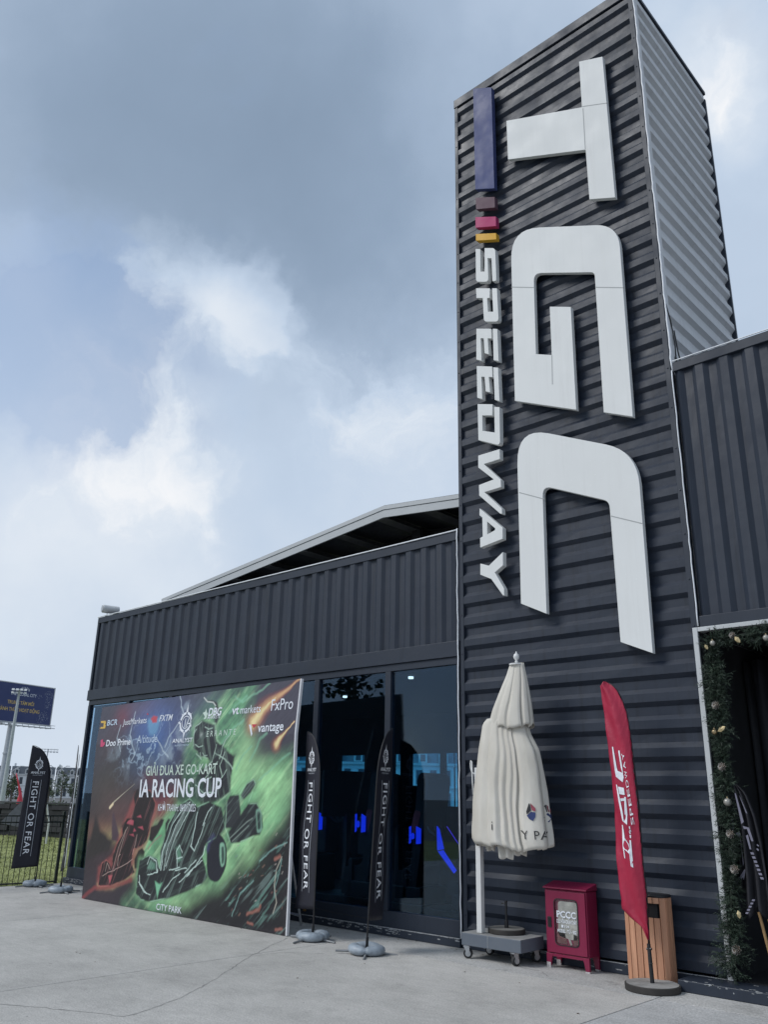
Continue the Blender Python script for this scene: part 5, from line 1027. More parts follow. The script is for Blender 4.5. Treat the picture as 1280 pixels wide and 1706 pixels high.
fpoly([(2.306,2.132),(2.319,2.132),(2.346,1.934),(2.355,1.901),(2.401,1.882),(2.387,1.934),(2.375,2.094),(2.393,2.094),(2.404,1.962),(2.411,1.836),(2.399,1.794),(2.337,1.845),(2.328,1.901)], label='white letter C on the red cloth')
for q in ([(2.33,1.774),(2.342,1.769),(2.388,1.506),(2.391,1.443),(2.378,1.438),(2.348,1.623)], [(2.353,1.752),(2.407,1.742),(2.412,1.675),(2.36,1.683)], [(2.366,1.514),(2.425,1.498),(2.421,1.403),(2.378,1.438)], [(2.405,1.659),(2.421,1.656),(2.427,1.489),(2.404,1.497)], [(2.368,1.642),(2.406,1.646),(2.408,1.623),(2.372,1.618)],): fpoly(q, label='part of the white letter G on the red cloth')
fpoly([(2.367,1.402),(2.379,1.399),(2.388,1.308),(2.388,1.259),(2.374,1.258),(2.365,1.316)])
fpoly([(2.365,1.366),(2.382,1.367),(2.386,1.289),(2.426,1.231),(2.433,1.185),(2.432,1.266),(2.446,1.266),(2.453,1.024),(2.433,1.036),(2.426,1.144),(2.384,1.178),(2.371,1.182),(2.373,1.099),(2.358,1.104),(2.353,1.209)], label='white letter T on the red cloth')
for i, s in enumerate("SPEEDWAY"):
    a = [(2.44,1.444),(2.403,2.042)]; t = i / 7.0; cx_, cz_ = a[0][0] + (a[1][0] - a[0][0]) * t, a[0][1] + (a[1][1] - a[0][1]) * t
    rp(text(s, lambda p, b: (lambda x, z: (x, ry_at(x, z) - .001, z))(cx_ - b * .8 + .040 - p * 0.10, cz_ + p - b * 0.3), width=0.068, cap=0.036, bold=0.005, centre=True), 'lettering', INKS, fix=False)
for q in ([(2.434,1.39),(2.444,1.389),(2.447,1.364),(2.437,1.366)], [(2.433,1.346),(2.443,1.344),(2.447,1.32),(2.437,1.321)], [(2.434,1.31),(2.444,1.309),(2.448,1.284),(2.438,1.286)],): fpoly(q)
for q in ([(2.437,1.36),(2.449,1.358),(2.451,1.342),(2.439,1.343)], [(2.436,1.314),(2.448,1.312),(2.449,1.294),(2.438,1.295)],): fpoly(q)

# ------------------------------------------------------------------ garland round the doorway
gar = thing('garland', 'dark green pine garland with pale baubles and cones hung round the doorway frame', 'garland', (3.2, -0.06, 0.1))
PINE = mat('pine needles', (0.012, 0.028, 0.020), 0.6, var=0.5, vscale=9, col2=(0.050, 0.080, 0.050))
gp = [(3.105, 0.14), (3.13, 0.45), (3.18, 0.9), (3.205, 1.3), (3.225, 1.8), (3.235, 2.3), (3.24, 2.8), (3.235, 3.18), (3.5, 3.19), (4.0, 3.19), (4.6, 3.19), (5.4, 3.19)]
gl = [0]
for a, b in zip(gp[:-1], gp[1:]): gl.append(gl[-1] + math.hypot(b[0] - a[0], b[1] - a[1]))
def gat(s):
    i = max(k for k in range(len(gl)) if gl[k] <= s + 1e-9); i = min(i, len(gl) - 2); f = (s - gl[i]) / (gl[i + 1] - gl[i])
    return Vector((gp[i][0] + (gp[i + 1][0] - gp[i][0]) * f - 3.2, -0.01, gp[i][1] + (gp[i + 1][1] - gp[i][1]) * f - 0.1))
mb = MB(); r = random.Random(6); vs = []; fs = []
def needle(p, d, w):
    k = len(vs); s_ = d.cross(Vector((r.uniform(-1, 1), r.uniform(-1, 1), r.uniform(-1, 1)))).normalized() * w
    vs.extend([tuple(p - s_), tuple(p + s_), tuple(p + d + s_ * .4), tuple(p + d - s_ * .4)]); fs.append((k, k + 1, k + 2, k + 3))
for i in range(1900):
    s = r.random() * gl[-1] if i % 4 else r.random() * 3.2; c = gat(s)
    fat = 1.3 if s < 0.5 else 1.0
    a = r.random() * 6.283; o = Vector((math.cos(a), math.sin(a) * .7 - .25, r.uniform(-.5, .35))) if s < gl[7] else Vector((r.uniform(-.4, .4), math.cos(a) * .6 - .3, math.sin(a) * .8 - .35))
    d = o.normalized(); L = r.uniform(.06, .115) * fat * (1.0 + .45 * math.sin(s * 9.1) * math.sin(s * 3.7 + 1)) * (1.35 if r.random() < .12 else 1)
    st_ = c + d * r.uniform(0, .015)
    tipd = (d + Vector((r.uniform(-.3, .3), r.uniform(-.3, .3), r.uniform(-.5, .1)))).normalized()
    for k in range(17):
        t = k / 16; p = st_ + d * (L * t); q = r.random() * 6.283; n1_ = tipd.orthogonal().normalized(); n2_ = tipd.cross(n1_)
        needle(p, (tipd * .75 + (n1_ * math.cos(q) + n2_ * math.sin(q)) * .75).normalized() * r.uniform(.020, .036), .0027)
mb.add(vs, fs); mb.obj('foliage', PINE, gar, fix=False)
MB().tube([tuple(gat(gl[-1] * i / 60)) for i in range(61)], 0.012, 6).obj('stem', mat('garland wire', (0.012, 0.02, 0.013), 0.8), gar)
PEARL = mat('pearl bauble', (0.34, 0.325, 0.29), 0.35, metal=0.35, var=0.1); GOLD = mat('champagne gold bauble', (0.40, 0.30, 0.17), 0.25, metal=0.75); CONE = mat('frosted brown cone', (0.10, 0.075, 0.055), 0.7, var=0.4, vscale=40); FROST = mat('frosted cone tips', (0.45, 0.43, 0.40), 0.7); LEAFG = mat('gold glitter leaf', (0.50, 0.40, 0.22), 0.35, metal=0.5, var=0.3, vscale=60)
def GPOS(p): return (p[0] - 3.2, -0.07, p[1] - 0.1)
def sphere(mb, c, R, n=14): 
    prof = [(max(0.0005, R * math.sin(math.pi * i / n)), -R * math.cos(math.pi * i / n)) for i in range(n + 1)]
    q = MB().lathe(prof, 18).xf(Matrix.Translation(c)); return mb.add(q.v, q.f)
for q, R, m in (([(3.286,3.123)][0], .027, PEARL), ([(3.21,2.269)][0], .027, GOLD), ([(3.263,1.628)][0], .036, PEARL), ([(3.802,3.12)][0], .03, PEARL)):
    c = Vector(GPOS(q)) + Vector((0, -0.03, 0)); b = sphere(MB(), c, R).obj('bauble', m, gar, smooth=True)
    MB().lathe([(.008, R - .002), (.008, R + .008), (.003, R + .014)], 10).xf(Matrix.Translation(c)).obj('cap', GOLD, b)
def cone_at(q, R):
    c = Vector(GPOS(q)) + Vector((0, -.03, 0)); mb, tip = MB(), MB()
    for ring in range(5):
        for k in range(8):
            a = 2 * math.pi * (k + ring * .5) / 8; rr_ = R * (0.95 - .18 * ring); y = -R * .28 * ring
            o = c + Vector((math.cos(a) * rr_, y, math.sin(a) * rr_)); n = Vector((math.cos(a), -.5, math.sin(a))) * R * .32; s_ = Vector((-math.sin(a), 0, math.cos(a))) * R * .26
            mb.add([tuple(o - s_ - n), tuple(o + s_ - n), tuple(o + s_ * .7 + n * .3), tuple(o - s_ * .7 + n * .3)], [(0, 1, 2, 3)])
            tip.add([tuple(o + s_ * .7 + n * .3), tuple(o - s_ * .7 + n * .3), tuple(o + n * .7)], [(0, 1, 2)])
    q2 = MB(); sphere(q2, c, R * .7); mb.add(q2.v, q2.f)
    p = mb.obj('pine_cone', CONE, gar, fix=False); tip.obj('scale_tips', FROST, p, fix=False)
for q, R in (([(3.249,2.52)][0], .036), ([(3.246,1.947)][0], .036), ([(3.256,1.349)][0], .036), ([(3.261,1.046)][0], .038), ([(3.198,0.378)][0], .04), ([(3.487,3.18)][0], .03)): cone_at(q, R)
for q, dx, dz, L in (([(3.249,2.27)][0], .9, .45, .095), ([(3.516,3.161)][0], .6, -.8, .085), ([(3.259,0.707)][0], .2, -.9, .07), ([(3.216,3.114)][0], .4, -.8, .06)):
    c = Vector(GPOS(q)) + Vector((0, -.05, 0)); d = Vector((dx, -.15, dz)).normalized() * L; s_ = Vector((-dz, 0.3, dx)).normalized() * L * .25
    MB().add([tuple(c), tuple(c + d * .35 + s_), tuple(c + d * .75 + s_ * .8), tuple(c + d), tuple(c + d * .75 - s_ * .8), tuple(c + d * .35 - s_), tuple(c + d * .5 + Vector((0, -.012, 0)))], [(0, 1, 6), (1, 2, 6), (2, 3, 6), (3, 4, 6), (4, 5, 6), (5, 0, 6)]).obj('gold_leaf', LEAFG, gar, fix=False, solid=0.0015)

# ------------------------------------------------------------------ furled flags leaning in the doorway
FURL = mat('furled black cloth', (0.012, 0.012, 0.017), 0.75, var=0.3, vscale=6, bump=0.3, bscale=10); LILAC = mat('pale lilac print', (0.19, 0.185, 0.24), 0.8, var=0.2); STICK = mat('pale wood pole', (0.42, 0.26, 0.12), 0.55, var=0.2, vscale=6, stretch=(6, 6, 0.5))
def furled(label, L, R, y, prints, stick, name='furled_flag'):
    cx = sum(p[0] for p in L + R) / len(L + R); o = thing(name, label, 'flag', (cx, y, 0.1), 0, 'furled flags in the doorway')
    zt = min(max(p[1] for p in L), max(p[1] for p in R)); zb = max(min(p[1] for p in L), min(p[1] for p in R)); rows = []
    for i in range(31):
        z = zb + (zt - zb) * i / 30; l, q = interp(L, z), interp(R, z)
        rows.append([(l + (q - l) * k / 12 - cx, 0.05 * math.sin(k * 1.35 + z * 1.5) * min(1, (q - l) / .15) - .02, z - .1 - 0.05 * math.sin(k * .8) * (1 - i / 30)) for k in range(13)])
    MB().grid(rows).obj('cloth', FURL, o, smooth=True, solid=0.004)
    mb = MB()
    for P in prints: mb.add([(p[0] - cx, -.085, p[1] - .1) for p in P], [tuple(range(len(P)))])
    if prints: mb.obj('printed_mark', LILAC, o, fix=False)
    for a, b, yo in stick: MB().tube([(a[0] - cx, yo, a[1] - .1), (b[0] - cx, yo + .1, b[1] - .1)], .014, 8).obj('pole', STICK, o)
    return o
dash = []
for a, b, n, w in (([(3.425,1.199),(3.496,0.961)][0], [(3.425,1.199),(3.496,0.961)][1], 7, .028), ([(3.315,0.679),(3.403,0.817)][0], [(3.315,0.679),(3.403,0.817)][1], 5, .024)):
    for i in range(n):
        f0, f1 = i / n, (i + .55) / n; p0 = (a[0] + (b[0] - a[0]) * f0, a[1] + (b[1] - a[1]) * f0); p1 = (a[0] + (b[0] - a[0]) * f1, a[1] + (b[1] - a[1]) * f1)
        dash.append([(p0[0] - w / 2, p0[1]), (p0[0] + w / 2, p0[1]), (p1[0] + w / 2, p1[1]), (p1[0] - w / 2, p1[1])])
furled('furled black flag with pale stripes and dashes on pale wooden poles, foremost in the doorway', [(3.303,1.799),(3.318,1.626),(3.329,1.42),(3.315,1.193),(3.305,0.982),(3.279,0.681)], [(3.323,1.799),(3.415,1.713),(3.48,1.521),(3.512,1.285),(3.524,0.997),(3.52,0.681)], -0.05,
       [[(3.328,1.712),(3.34,1.706),(3.384,1.458),(3.36,1.439)], [(3.368,1.694),(3.378,1.67),(3.425,1.531),(3.413,1.537)], [(3.37,1.422),(3.426,1.409),(3.452,1.294),(3.433,1.293),(3.405,1.397),(3.377,1.396)], [(3.389,1.339),(3.409,1.349),(3.424,1.222),(3.409,1.224)], [(3.48,1.272),(3.497,1.261),(3.493,1.249),(3.477,1.26)], [(3.475,1.237),(3.492,1.226),(3.486,1.211),(3.47,1.225)]] + dash,
       [([(3.396,0.692),(3.422,0.287)][0], [(3.396,0.692),(3.422,0.287)][1], 0.0), ([(3.446,0.708),(3.517,0.299)][0], [(3.446,0.708),(3.517,0.299)][1], 0.03)])
furled('furled black flag with a pale letter squeezed between the garland and the front flag', [(3.181,1.501),(3.18,1.329),(3.178,1.087),(3.159,0.813)], [(3.246,1.502),(3.293,1.357),(3.306,1.142),(3.308,1),(3.292,0.824)], 0.06,
       [[(3.204,1.452),(3.24,1.502),(3.247,1.453),(3.246,1.368),(3.22,1.391)], [(3.255,1.356),(3.295,1.37),(3.3,1.094),(3.291,1.07),(3.294,1.309)], [(3.248,0.973),(3.301,1.047),(3.308,1.036),(3.283,0.952),(3.276,0.974),(3.261,0.959)], [(3.165,0.919),(3.248,0.973),(3.245,0.949),(3.176,0.85)]], [])

# ------------------------------------------------------------------ lamp on the roof corner, padlock
spl = thing('spotlight', 'white cylindrical spotlight on a bracket at the far roof corner of the container', 'spotlight', (-9.10, 0.1, 5.0))
LAMPW = mat('white lamp housing', (0.55, 0.56, 0.56), 0.4, var=0.12)
Mr = Matrix.Translation((0, 0, 0.155)) @ Matrix.Rotation(math.radians(76), 4, 'Z') @ Matrix.Rotation(math.radians(90), 4, 'Y')
MB().lathe([(0.068, -0.17), (0.080, -0.165), (0.082, -0.14), (0.082, 0.14), (0.078, 0.165), (0.05, 0.17)], 24).xf(Mr).obj('housing', LAMPW, spl, smooth=False, bev=0.004)
MB().lathe([(0.01, -0.171), (0.070, -0.172), (0.070, -0.178), (0.01, -0.179)], 24).xf(Mr).obj('lens', mat('lamp lens', (0.35, 0.36, 0.38), 0.15), spl)
MB().tube([(0.0, -0.07, 0.0), (0.0, -0.07, 0.09)], .008, 6).tube([(0.0, 0.07, 0.0), (0.0, 0.07, 0.09)], .008, 6).box(-0.03, 0.03, -0.09, 0.09, 0.0, 0.012).obj('bracket', STEEL, spl)
pad = thing('padlock', 'small brass padlock hanging on the black cable at the foot of the glass', 'padlock', (-2.66, -0.04, 0.14))
BRASS = mat('brass', (0.42, 0.24, 0.08), 0.35, metal=0.9, var=0.15, vscale=40)
MB().box(-.026, .026, -.012, .012, 0, .055).obj('lock_body', BRASS, pad, bev=0.003)
MB().tube([(-.017, 0, .05), (-.017, 0, .085), (-.008, 0, .098), (.008, 0, .098), (.017, 0, .085), (.017, 0, .05)], .004, 6).obj('shackle', STEEL, pad, smooth=True)

# ------------------------------------------------------------------ racing simulators behind the glass
BLUE = emit('blue light panel', (0.012, 0.04, 0.9), 0.85); VIOL = emit('violet light strip', (0.12, 0.03, 1.0), .6)
SIMB = mat('simulator black', (0.012, 0.012, 0.014), 0.5); SIMR = mat('simulator maroon padding', (0.16, 0.03, 0.04), 0.7, var=0.2)
def make_sim(chevron=True):
    o = thing('racing_simulator', 's', 'simulator')
    MB().box(-.35, 1.15, -.32, .32, 0.05, .14).box(-.35, -.28, -.3, .3, .14, .62).box(.55, 1.1, -.3, .3, .14, .34).obj('base_frame', SIMB, o, bev=0.01)
    MB().prism(smooth_poly([(.42, .34, .05), (.98, .30, .08), (1.24, 1.72, .14), (1.02, 1.76, .12), (.88, .55, .12), (.45, .50, .05)]), -.26, .26).obj('seat', SIMB, o, bev=0.02)
    MB().prism(smooth_poly([(.86, .95, .05), (1.0, 1.0, .03), (1.08, 1.25, .03), (.96, 1.28, .05)]), -.265, -.2).obj('seat_cushion', SIMR, o, bev=0.02)
    w = MB(); ring = [(0.16 * math.cos(2 * math.pi * k / 24), .16 * math.sin(2 * math.pi * k / 24), 0) for k in range(25)]
    Mw = Matrix.Translation((-.02, -.0, 1.22)) @ Matrix.Rotation(math.radians(62), 4, 'Y'); w.tube(ring, .016, 8, cap=False).tube([(-.16, 0, 0), (.16, 0, 0)], .014, 6).tube([(0, 0, 0), (0, -.16, 0)], .014, 6).xf(Mw); w.obj('steering_wheel', mat('grey wheel rim', (0.10, 0.11, 0.12), 0.35), o, smooth=True)
    MB().box(-.30, -.06, -.16, .16, .66, 1.16).obj('wheel_housing', SIMB, o, bev=0.02)
    MB().prism([(-.235, .96), (-.21, .98), (-.21, 1.20), (-.235, 1.19)], -.30, -.28).prism([(-.10, .96), (-.02, .97), (-.02, 1.17), (-.10, 1.20)], -.30, -.28).lathe([(.001, -.30), (.05, -.30), (.05, -.28), (.001, -.28)][0:0] or [(.03, 0), (.03, .01)], 12, -.155, -.29).obj('light_panel', BLUE, o)
    MB().prism(smooth_poly([(-.20, 1.04), (-.175, 1.02), (-.145, 1.04), (-.145, 1.09), (-.17, 1.11), (-.20, 1.09)]), -.30, -.282).obj('light_panel', BLUE, o)
    if chevron:
        MB().prism([(.32, 1.22), (.36, 1.18), (.44, .92), (.33, .90)], -.34, -.32).obj('light_panel', BLUE, o); MB().prism([(.34, .885), (.43, .905), (.66, .66), (.62, .62)], -.34, -.32).obj('light_panel', BLUE, o)
    if chevron: MB().tube([(.50, -.33, 1.22), (.72, -.33, .98)], .006, 6).obj('light_strip', VIOL, o)
    MB().box(-.75, -.71, -.55, .55, 1.15, 1.78).obj('screen', BLACK, o, bev=0.01); MB().box(-.74, -.66, -.05, .05, 0, 1.2).box(-.95, -.45, -.3, .3, 0, .05).obj('screen_stand', SIMB, o)
    return o
sim = make_sim(); dim = make_sim(False); sims = [sim, dim, copy_tree(dim)]
for o, loc, lab in zip(sims, ((-1.86, 1.75, 0.02), (-2.98, 1.75, 0.02), (-3.95, 1.75, 0.02)), ('black racing simulator with blue light panels behind the glass, nearest the tower', 'black racing simulator with blue lights behind the glass between the two feather flags', 'black racing simulator with one blue glow showing at the poster edge')):
    o.location = loc; o.scale = (1, 1, 1 if o is sim else 1.12); tag(o, lab, 'simulator', 'racing simulators behind the glass')

# ------------------------------------------------------------------ lawn fence, dark barrier
fen = thing('lawn_fence', 'dark thin-bar metal fence along the lawn left of the glazed building', 'fence', (-9.31, -0.2, 0))
FENM = mat('dark green fence paint', (0.018, 0.024, 0.018), 0.5, var=0.3)
bar_me = None; r = random.Random(4)
bar0 = MB().box(-.0045, .0045, -.0045, .0045, 0.01, 1.17).obj('fence_bar', FENM, fen)
yy = [-0.02 - 0.098 * i for i in range(81)]
for i, y in enumerate(yy):
    o = bar0 if i == 0 else bar0.copy()
    if i: COL.objects.link(o); o.parent = fen
    o.location = (0.16 * (-y / 8) if False else 0.0, y, 0)
for z in (0.035, 1.06, 1.17): MB().box(-.012, .012, -8.0, 0.0, z - .012, z + .012).obj('rail', FENM, fen)
for y in (0.0, -2.2, -4.4, -6.6): MB().box(-.022, .022, y - .022, y + .022, 0.0, 1.25).obj('post', FENM, fen)
bar = thing('track_barrier', 'long dark stacked-block barrier across the far side of the lawn', 'barrier', (-27.3, 7.3, -0.03), math.atan2(1.05, 3.1))
BLK = [mat('dark barrier block ' + n, c, 0.85, var=0.45, vscale=3) for n, c in (('a', (0.015, 0.016, 0.018)), ('b', (0.026, 0.027, 0.03)), ('c', (0.022, 0.022, 0.026)))]
MB().box(-12, 9, 0.22, 0.5, 0, 1.14).obj('backing', BLK[2], bar)
bm_me = [None] * 3; r = random.Random(21)
for c in range(6):
    x = -12 + (c % 2) * .5
    while x < 8.6:
        k = r.randrange(3); w = 0.98
        if bm_me[k] is None:
            o = MB().box(0, w, -.25, .2, 0.0, .178).obj('block', BLK[k], bar); bm_me[k] = o.data
        else: o = link('block', bm_me[k], bar)
        o.location = (x, r.uniform(-.06, .05), c * .195); x += 1.03
MB().box(-12, 9, -.3, .4, 1.175, 1.23).obj('coping', mat('grey coping', (0.03, 0.032, 0.036), 0.7, var=0.3), bar)
for p, o_ in (([(-23.501,5.301,1.189)][0], 0),):
    t_ = thing('grey_canopy', 'grey slanted cloth canopy in front of the dark barrier', 'canopy', (p[0], p[1], 0))
    m_ = mat('grey canopy cloth', (0.16, 0.16, 0.19), 0.85, var=0.15); d_ = Vector((.43, .9, 0))
    MB().add([tuple(d_ * -.35 + Vector((0, 0, .55))), tuple(d_ * .9 + Vector((0, 0, .30))), tuple(d_ * .55 + Vector((0, 0, 1.35))), tuple(d_ * .2 + Vector((0, 0, 1.2))), tuple(d_ * .5 + Vector((-.9, .45, .6)))], [(0, 1, 2, 3), (1, 4, 2), (3, 2, 4), (0, 3, 4)]).obj('cloth', m_, t_, solid=.01)
    MB().tube([tuple(d_ * .5 + Vector((-.3, .15, 0))), tuple(d_ * .4 + Vector((-.3, .15, 1.1)))], .03, 6).obj('post', STEEL, t_)
p = [(-21.25,5.374,1.193),(-21.187,5.5,0.714),(-21.273,5.327,1.043)]
wb = thing('bent_bar', 'thin white bent bar standing before the dark barrier', 'bar', (p[1][0], p[1][1], 0))
MB().tube([(0, 0, 0), (0, 0, p[1][2] - .1), (p[0][0] - p[1][0], p[0][1] - p[1][1], p[0][2]), (p[2][0] - p[1][0], p[2][1] - p[1][1], p[2][2])], .03, 6).obj('bar', LAMPW, wb)
p = [(-48.101,16.429,2.645),(-48.005,16.64,2.036),(-47.922,16.818,1.429),(-47.912,16.839,1.036)]
rs_ = thing('red_post', 'small red slanting post with a wider foot beyond the dark barrier', 'post', (p[3][0], p[3][1], 0))
MB().tube([(0, 0, 0)] + [(q[0] - p[3][0], q[1] - p[3][1], q[2]) for q in p[::-1]], [.22, .17, .09, .05, .03], 10).obj('post', mat('red painted post', (0.5, 0.03, 0.06), 0.5, var=.15), rs_, smooth=True)

# ------------------------------------------------------------------ billboard and masts
BB = [(-92.429,39.649,13.381),(-92.424,39.659,8.931),(-94.136,35.967,9.148),(-94.932,34.117,13.755),(-94.662,34.756,9.285),(-94.411,35.338,13.672),(-94.138,35.962,9.182)]
dirb = Vector((0.43, 0.90, 0)).normalized(); dirb = (Vector(BB[0]) - Vector((BB[3][0], BB[3][1], BB[0][2]))).normalized() if False else dirb
o0 = Vector((BB[2][0], BB[2][1], 0)); zt_b, zb_b = BB[5][2], BB[6][2]
bbd = thing('billboard', 'large navy billboard with white and gold lettering on a thick grey column', 'billboard', tuple(o0), math.atan2(dirb.y, dirb.x) + math.radians(38))
half_r = ((Vector(BB[0]) - o0).xy.length - .12) * 1.30; BW0, BW1 = -half_r - 3.2, half_r
MB().box(BW0, BW1, -.25, .25, zb_b, zt_b).obj('panel', paint_worn('billboard navy', (0.030, 0.045, 0.135), (0.045, 0.06, 0.16), (1, 1, 1), 0.5), bbd)
MB().box(BW0 - .1, BW1 + .1, -.28, -.26, zb_b - .1, zb_b).box(BW0 - .1, BW1 + .1, -.28, -.26, zt_b, zt_b + .1).box(BW1, BW1 + .1, -.28, -.26, zb_b, zt_b).obj('frame', LAMPW, bbd)
mb = MB(); mb.box(BW0, BW1, -1.3, -1.22, zb_b - .38, zb_b - .30).box(BW0, BW1, -.6, -.52, zb_b - .38, zb_b - .30).box(BW0, BW1, -1.3, -1.24, zb_b - .05, zb_b + 0.0)
k = BW0
while k < BW1: mb.box(k, k + .06, -1.3, -.3, zb_b - .42, zb_b - .37); mb.box(k, k + .05, -1.3, -1.25, zb_b - .38, zb_b); k += .8
mb.obj('catwalk', LAMPW, bbd)
for j in range(7): MB().box(BW0 + .6 + j * 1.05, BW0 + .9 + j * 1.05, -1.5, -1.2, zb_b - .30, zb_b - .12).obj('floodlight', LAMPW, bbd)
MB().lathe([(.46, -.05), (.44, 5.6), (.50, 5.62), (.50, 5.8), (.43, 5.82), (.40, zb_b - .3)], 24).obj('column', mat('grey mast paint', (0.40, 0.43, 0.46), 0.5, var=0.12), bbd)
hb = zt_b - zb_b
def bt(s, xc, z, w, cap, m, **kk): text(s, lambda a, b: (xc + a, -.262, z + b), width=w, cap=cap, centre=True, **kk).obj('lettering', m, bbd, fix=False)
GOLDI = mat('gold lettering', (0.62, 0.44, 0.14), 0.6)
# x positions along the panel measured from the column
def bx_(px): return (px - 20) * 0.058 * 1.27
bt("THE GLOBAL CITY", bx_(31), zb_b + hb * .70, bx_(55) - bx_(6), .38, INK, bold=.005)
bt("TRUNG TÂM MỚI", bx_(28), zb_b + hb * .47, bx_(53) - bx_(3), .42, GOLDI, bold=.015)
bt("VẬN HÀNH THỨC HOẠT ĐỘNG", bx_(19), zb_b + hb * .29, bx_(65) - bx_(-28), .42, GOLDI, bold=.015)
fw = MB(); r = random.Random(14)
for cx_, cz_, R_, n in ((bx_(79), .78, .6, 60), (bx_(78), .55, .5, 40), (bx_(75), .22, .65, 60), (bx_(69), .15, .5, 26), (bx_(62), .72, .4, 12)):
    for i in range(n):
        a = r.random() * 6.283; rr_ = R_ * r.random() ** .6; x, z = cx_ + rr_ * math.cos(a), zb_b + hb * cz_ + rr_ * math.sin(a); l = r.uniform(.03, .10); c_, s_ = math.cos(a), math.sin(a)
        if not (zb_b + .05 < z < zt_b - .1 and x < BW1 - .1): continue
        fw.add([(x - s_ * .015, -.262, z + c_ * .015), (x + c_ * l, -.262, z + s_ * l), (x + s_ * .015, -.262, z - c_ * .015)], [(0, 1, 2)])
fw.obj('firework_print', INK, bbd, fix=False)
fw = MB()
for i in range(9):
    a = math.pi * (i / 8); x = bx_(32) + .55 * math.cos(a); z = zb_b + hb * .86 + .28 * math.sin(a); fw.add([(x - .05, -.262, z - .12), (x + .05, -.262, z - .12), (x + .02 + .1 * math.cos(a), -.262, z + .16)], [(0, 1, 2)])
fw.obj('crown_logo', INK, bbd, fix=False)
def mast(name, label, loc, h, ring, n, r0, r1, rz):
    o = thing(name, label, 'mast', loc, rz); m_ = mat('grey mast paint', (0.40, 0.43, 0.46))
    gp_ = 1.0 if ring > 1 else .5
    MB().lathe([(r0, -.05), (r1, h)], 14).obj('pole', m_, o)
    MB().box(-ring, ring, -.06, .06, h - .1, h).box(-ring, ring, -.06, .06, h - .6 * gp_, h - .52 * gp_).box(-.06, .06, -ring * .5, ring * .5, h - .1, h).obj('crossarm', STEEL, o)
    for j in range(n):
        for k_ in (0, 1):
            x = -ring + 2 * ring * j / (n - 1); q_ = min(.2, ring * .22); MB().add([(x - q_, -.3, h - .25 * gp_ - gp_ * .5 * k_), (x + q_, -.3, h - .25 * gp_ - gp_ * .5 * k_), (x + q_, -.1, h + .05 - gp_ * .5 * k_), (x - q_, -.1, h + .05 - gp_ * .5 * k_), (x - q_ * .7, .1, h - .2 * gp_ - gp_ * .5 * k_), (x + q_ * .7, .1, h - .2 * gp_ - gp_ * .5 * k_)], [(0, 1, 2, 3), (3, 2, 5, 4), (0, 4, 5, 1), (0, 3, 4), (1, 5, 2)]).obj('floodlight', LAMPW, o)
    return o
p = [(-66.615,24.023,9.682)][0]; mast('floodlight_mast', 'tall pale floodlight mast standing in front of the navy billboard', (p[0], p[1], 0), p[2] + .25, .5, 4, .21, .09, 1.1)
p = [(-173.107,79.54,9.932)][0]; mast('floodlight_mast', 'distant floodlight mast with a double row of lamps above the townhouse roofs', (p[0], p[1], 0), p[2] + .3, 1.9, 7, .14, .09, 1.1)
def lamp2(label, p):
    o = thing('street_lamp', label, 'street lamp', (p[0], p[1], 0), 1.1, 'twin-arm street lamps over the townhouses'); h = p[2]
    MB().tube([(0, 0, 0), (0, 0, h - .5)], .08, 8).obj('pole', LAMPW, o)
    for s_ in (-1, 1): MB().tube([(0, 0, h - .6), (s_ * .5, 0, h - .15), (s_ * 1.2, 0, h + .2)], .05, 6).obj('arm', LAMPW, o); MB().box(min(s_ * 1.1, s_ * 1.7), max(s_ * 1.1, s_ * 1.7), -.12, .12, h + .17, h + .27).obj('lamp_head', LAMPW, o)
for q, l in zip([(-130.276,53.137,5.103),(-127.318,59.324,5.311)], ('twin-arm white street lamp rising by the thick billboard column', 'twin-arm white street lamp rising right of the near left feather flag')): lamp2(l, q)

# ------------------------------------------------------------------ townhouses
HW = [mat('cream stucco', (0.84, 0.83, 0.80), 0.8, var=0.1), mat('pale grey stucco', (0.78, 0.79, 0.79), 0.8, var=0.1)]
SLATE = mat('slate mansard', (0.10, 0.115, 0.135), 0.6, var=0.2); PANE = mat('dark window pane', (0.05, 0.065, 0.085), 0.2)
def make_house(mw):
    o = thing('townhouse', 'h', 'house'); w, h, d = 5.2, 5.6, 8.0
    wall = MB().box(-w / 2, w / 2, 0, d, -.1, h).obj('wall', mw, o); MB().box(-w / 2 - .05, w / 2 + .05, -.3, 0.1, h - .05, h + .25).box(-w / 2, w / 2, -.12, 0.0, 2.75, 2.95).obj('cornice', LAMPW, wall)
    MB().add([(-w / 2, .05, h + .25), (w / 2, .05, h + .25), (w / 2, .9, h + 2.2), (-w / 2, .9, h + 2.2), (-w / 2, d, h + .25), (w / 2, d, h + .25), (w / 2, d - .9, h + 2.2), (-w / 2, d - .9, h + 2.2)], [(0, 1, 2, 3), (3, 2, 6, 7), (7, 6, 5, 4), (0, 3, 7, 4), (1, 5, 6, 2)]).obj('roof', SLATE, o)
    for x in (-1.3, 1.3):
        f = MB().prism([(x - .55, h + .3), (x + .55, h + .3), (x + .55, h + 1.35), (x, h + 1.85), (x - .55, h + 1.35)], -.02, .7).obj('dormer', LAMPW, o); MB().box(x - .3, x + .3, -.05, -.03, h + .45, h + 1.3).obj('pane', PANE, f)
    for z, hh in ((.4, 1.9), (3.3, 1.7)):
        for x in (-1.75, 0, 1.75):
            f = MB().box(x - .5, x + .5, -.06, -.005, z - .1, z + hh + .1).obj('window', LAMPW, o); MB().box(x - .38, x + .38, -.08, -.065, z, z + hh).obj('pane', PANE, f)
    MB().box(-2.2, -1.7, 3.5, 4.2, h + 2.0, h + 3.0).obj('chimney', mw, o)
    return o
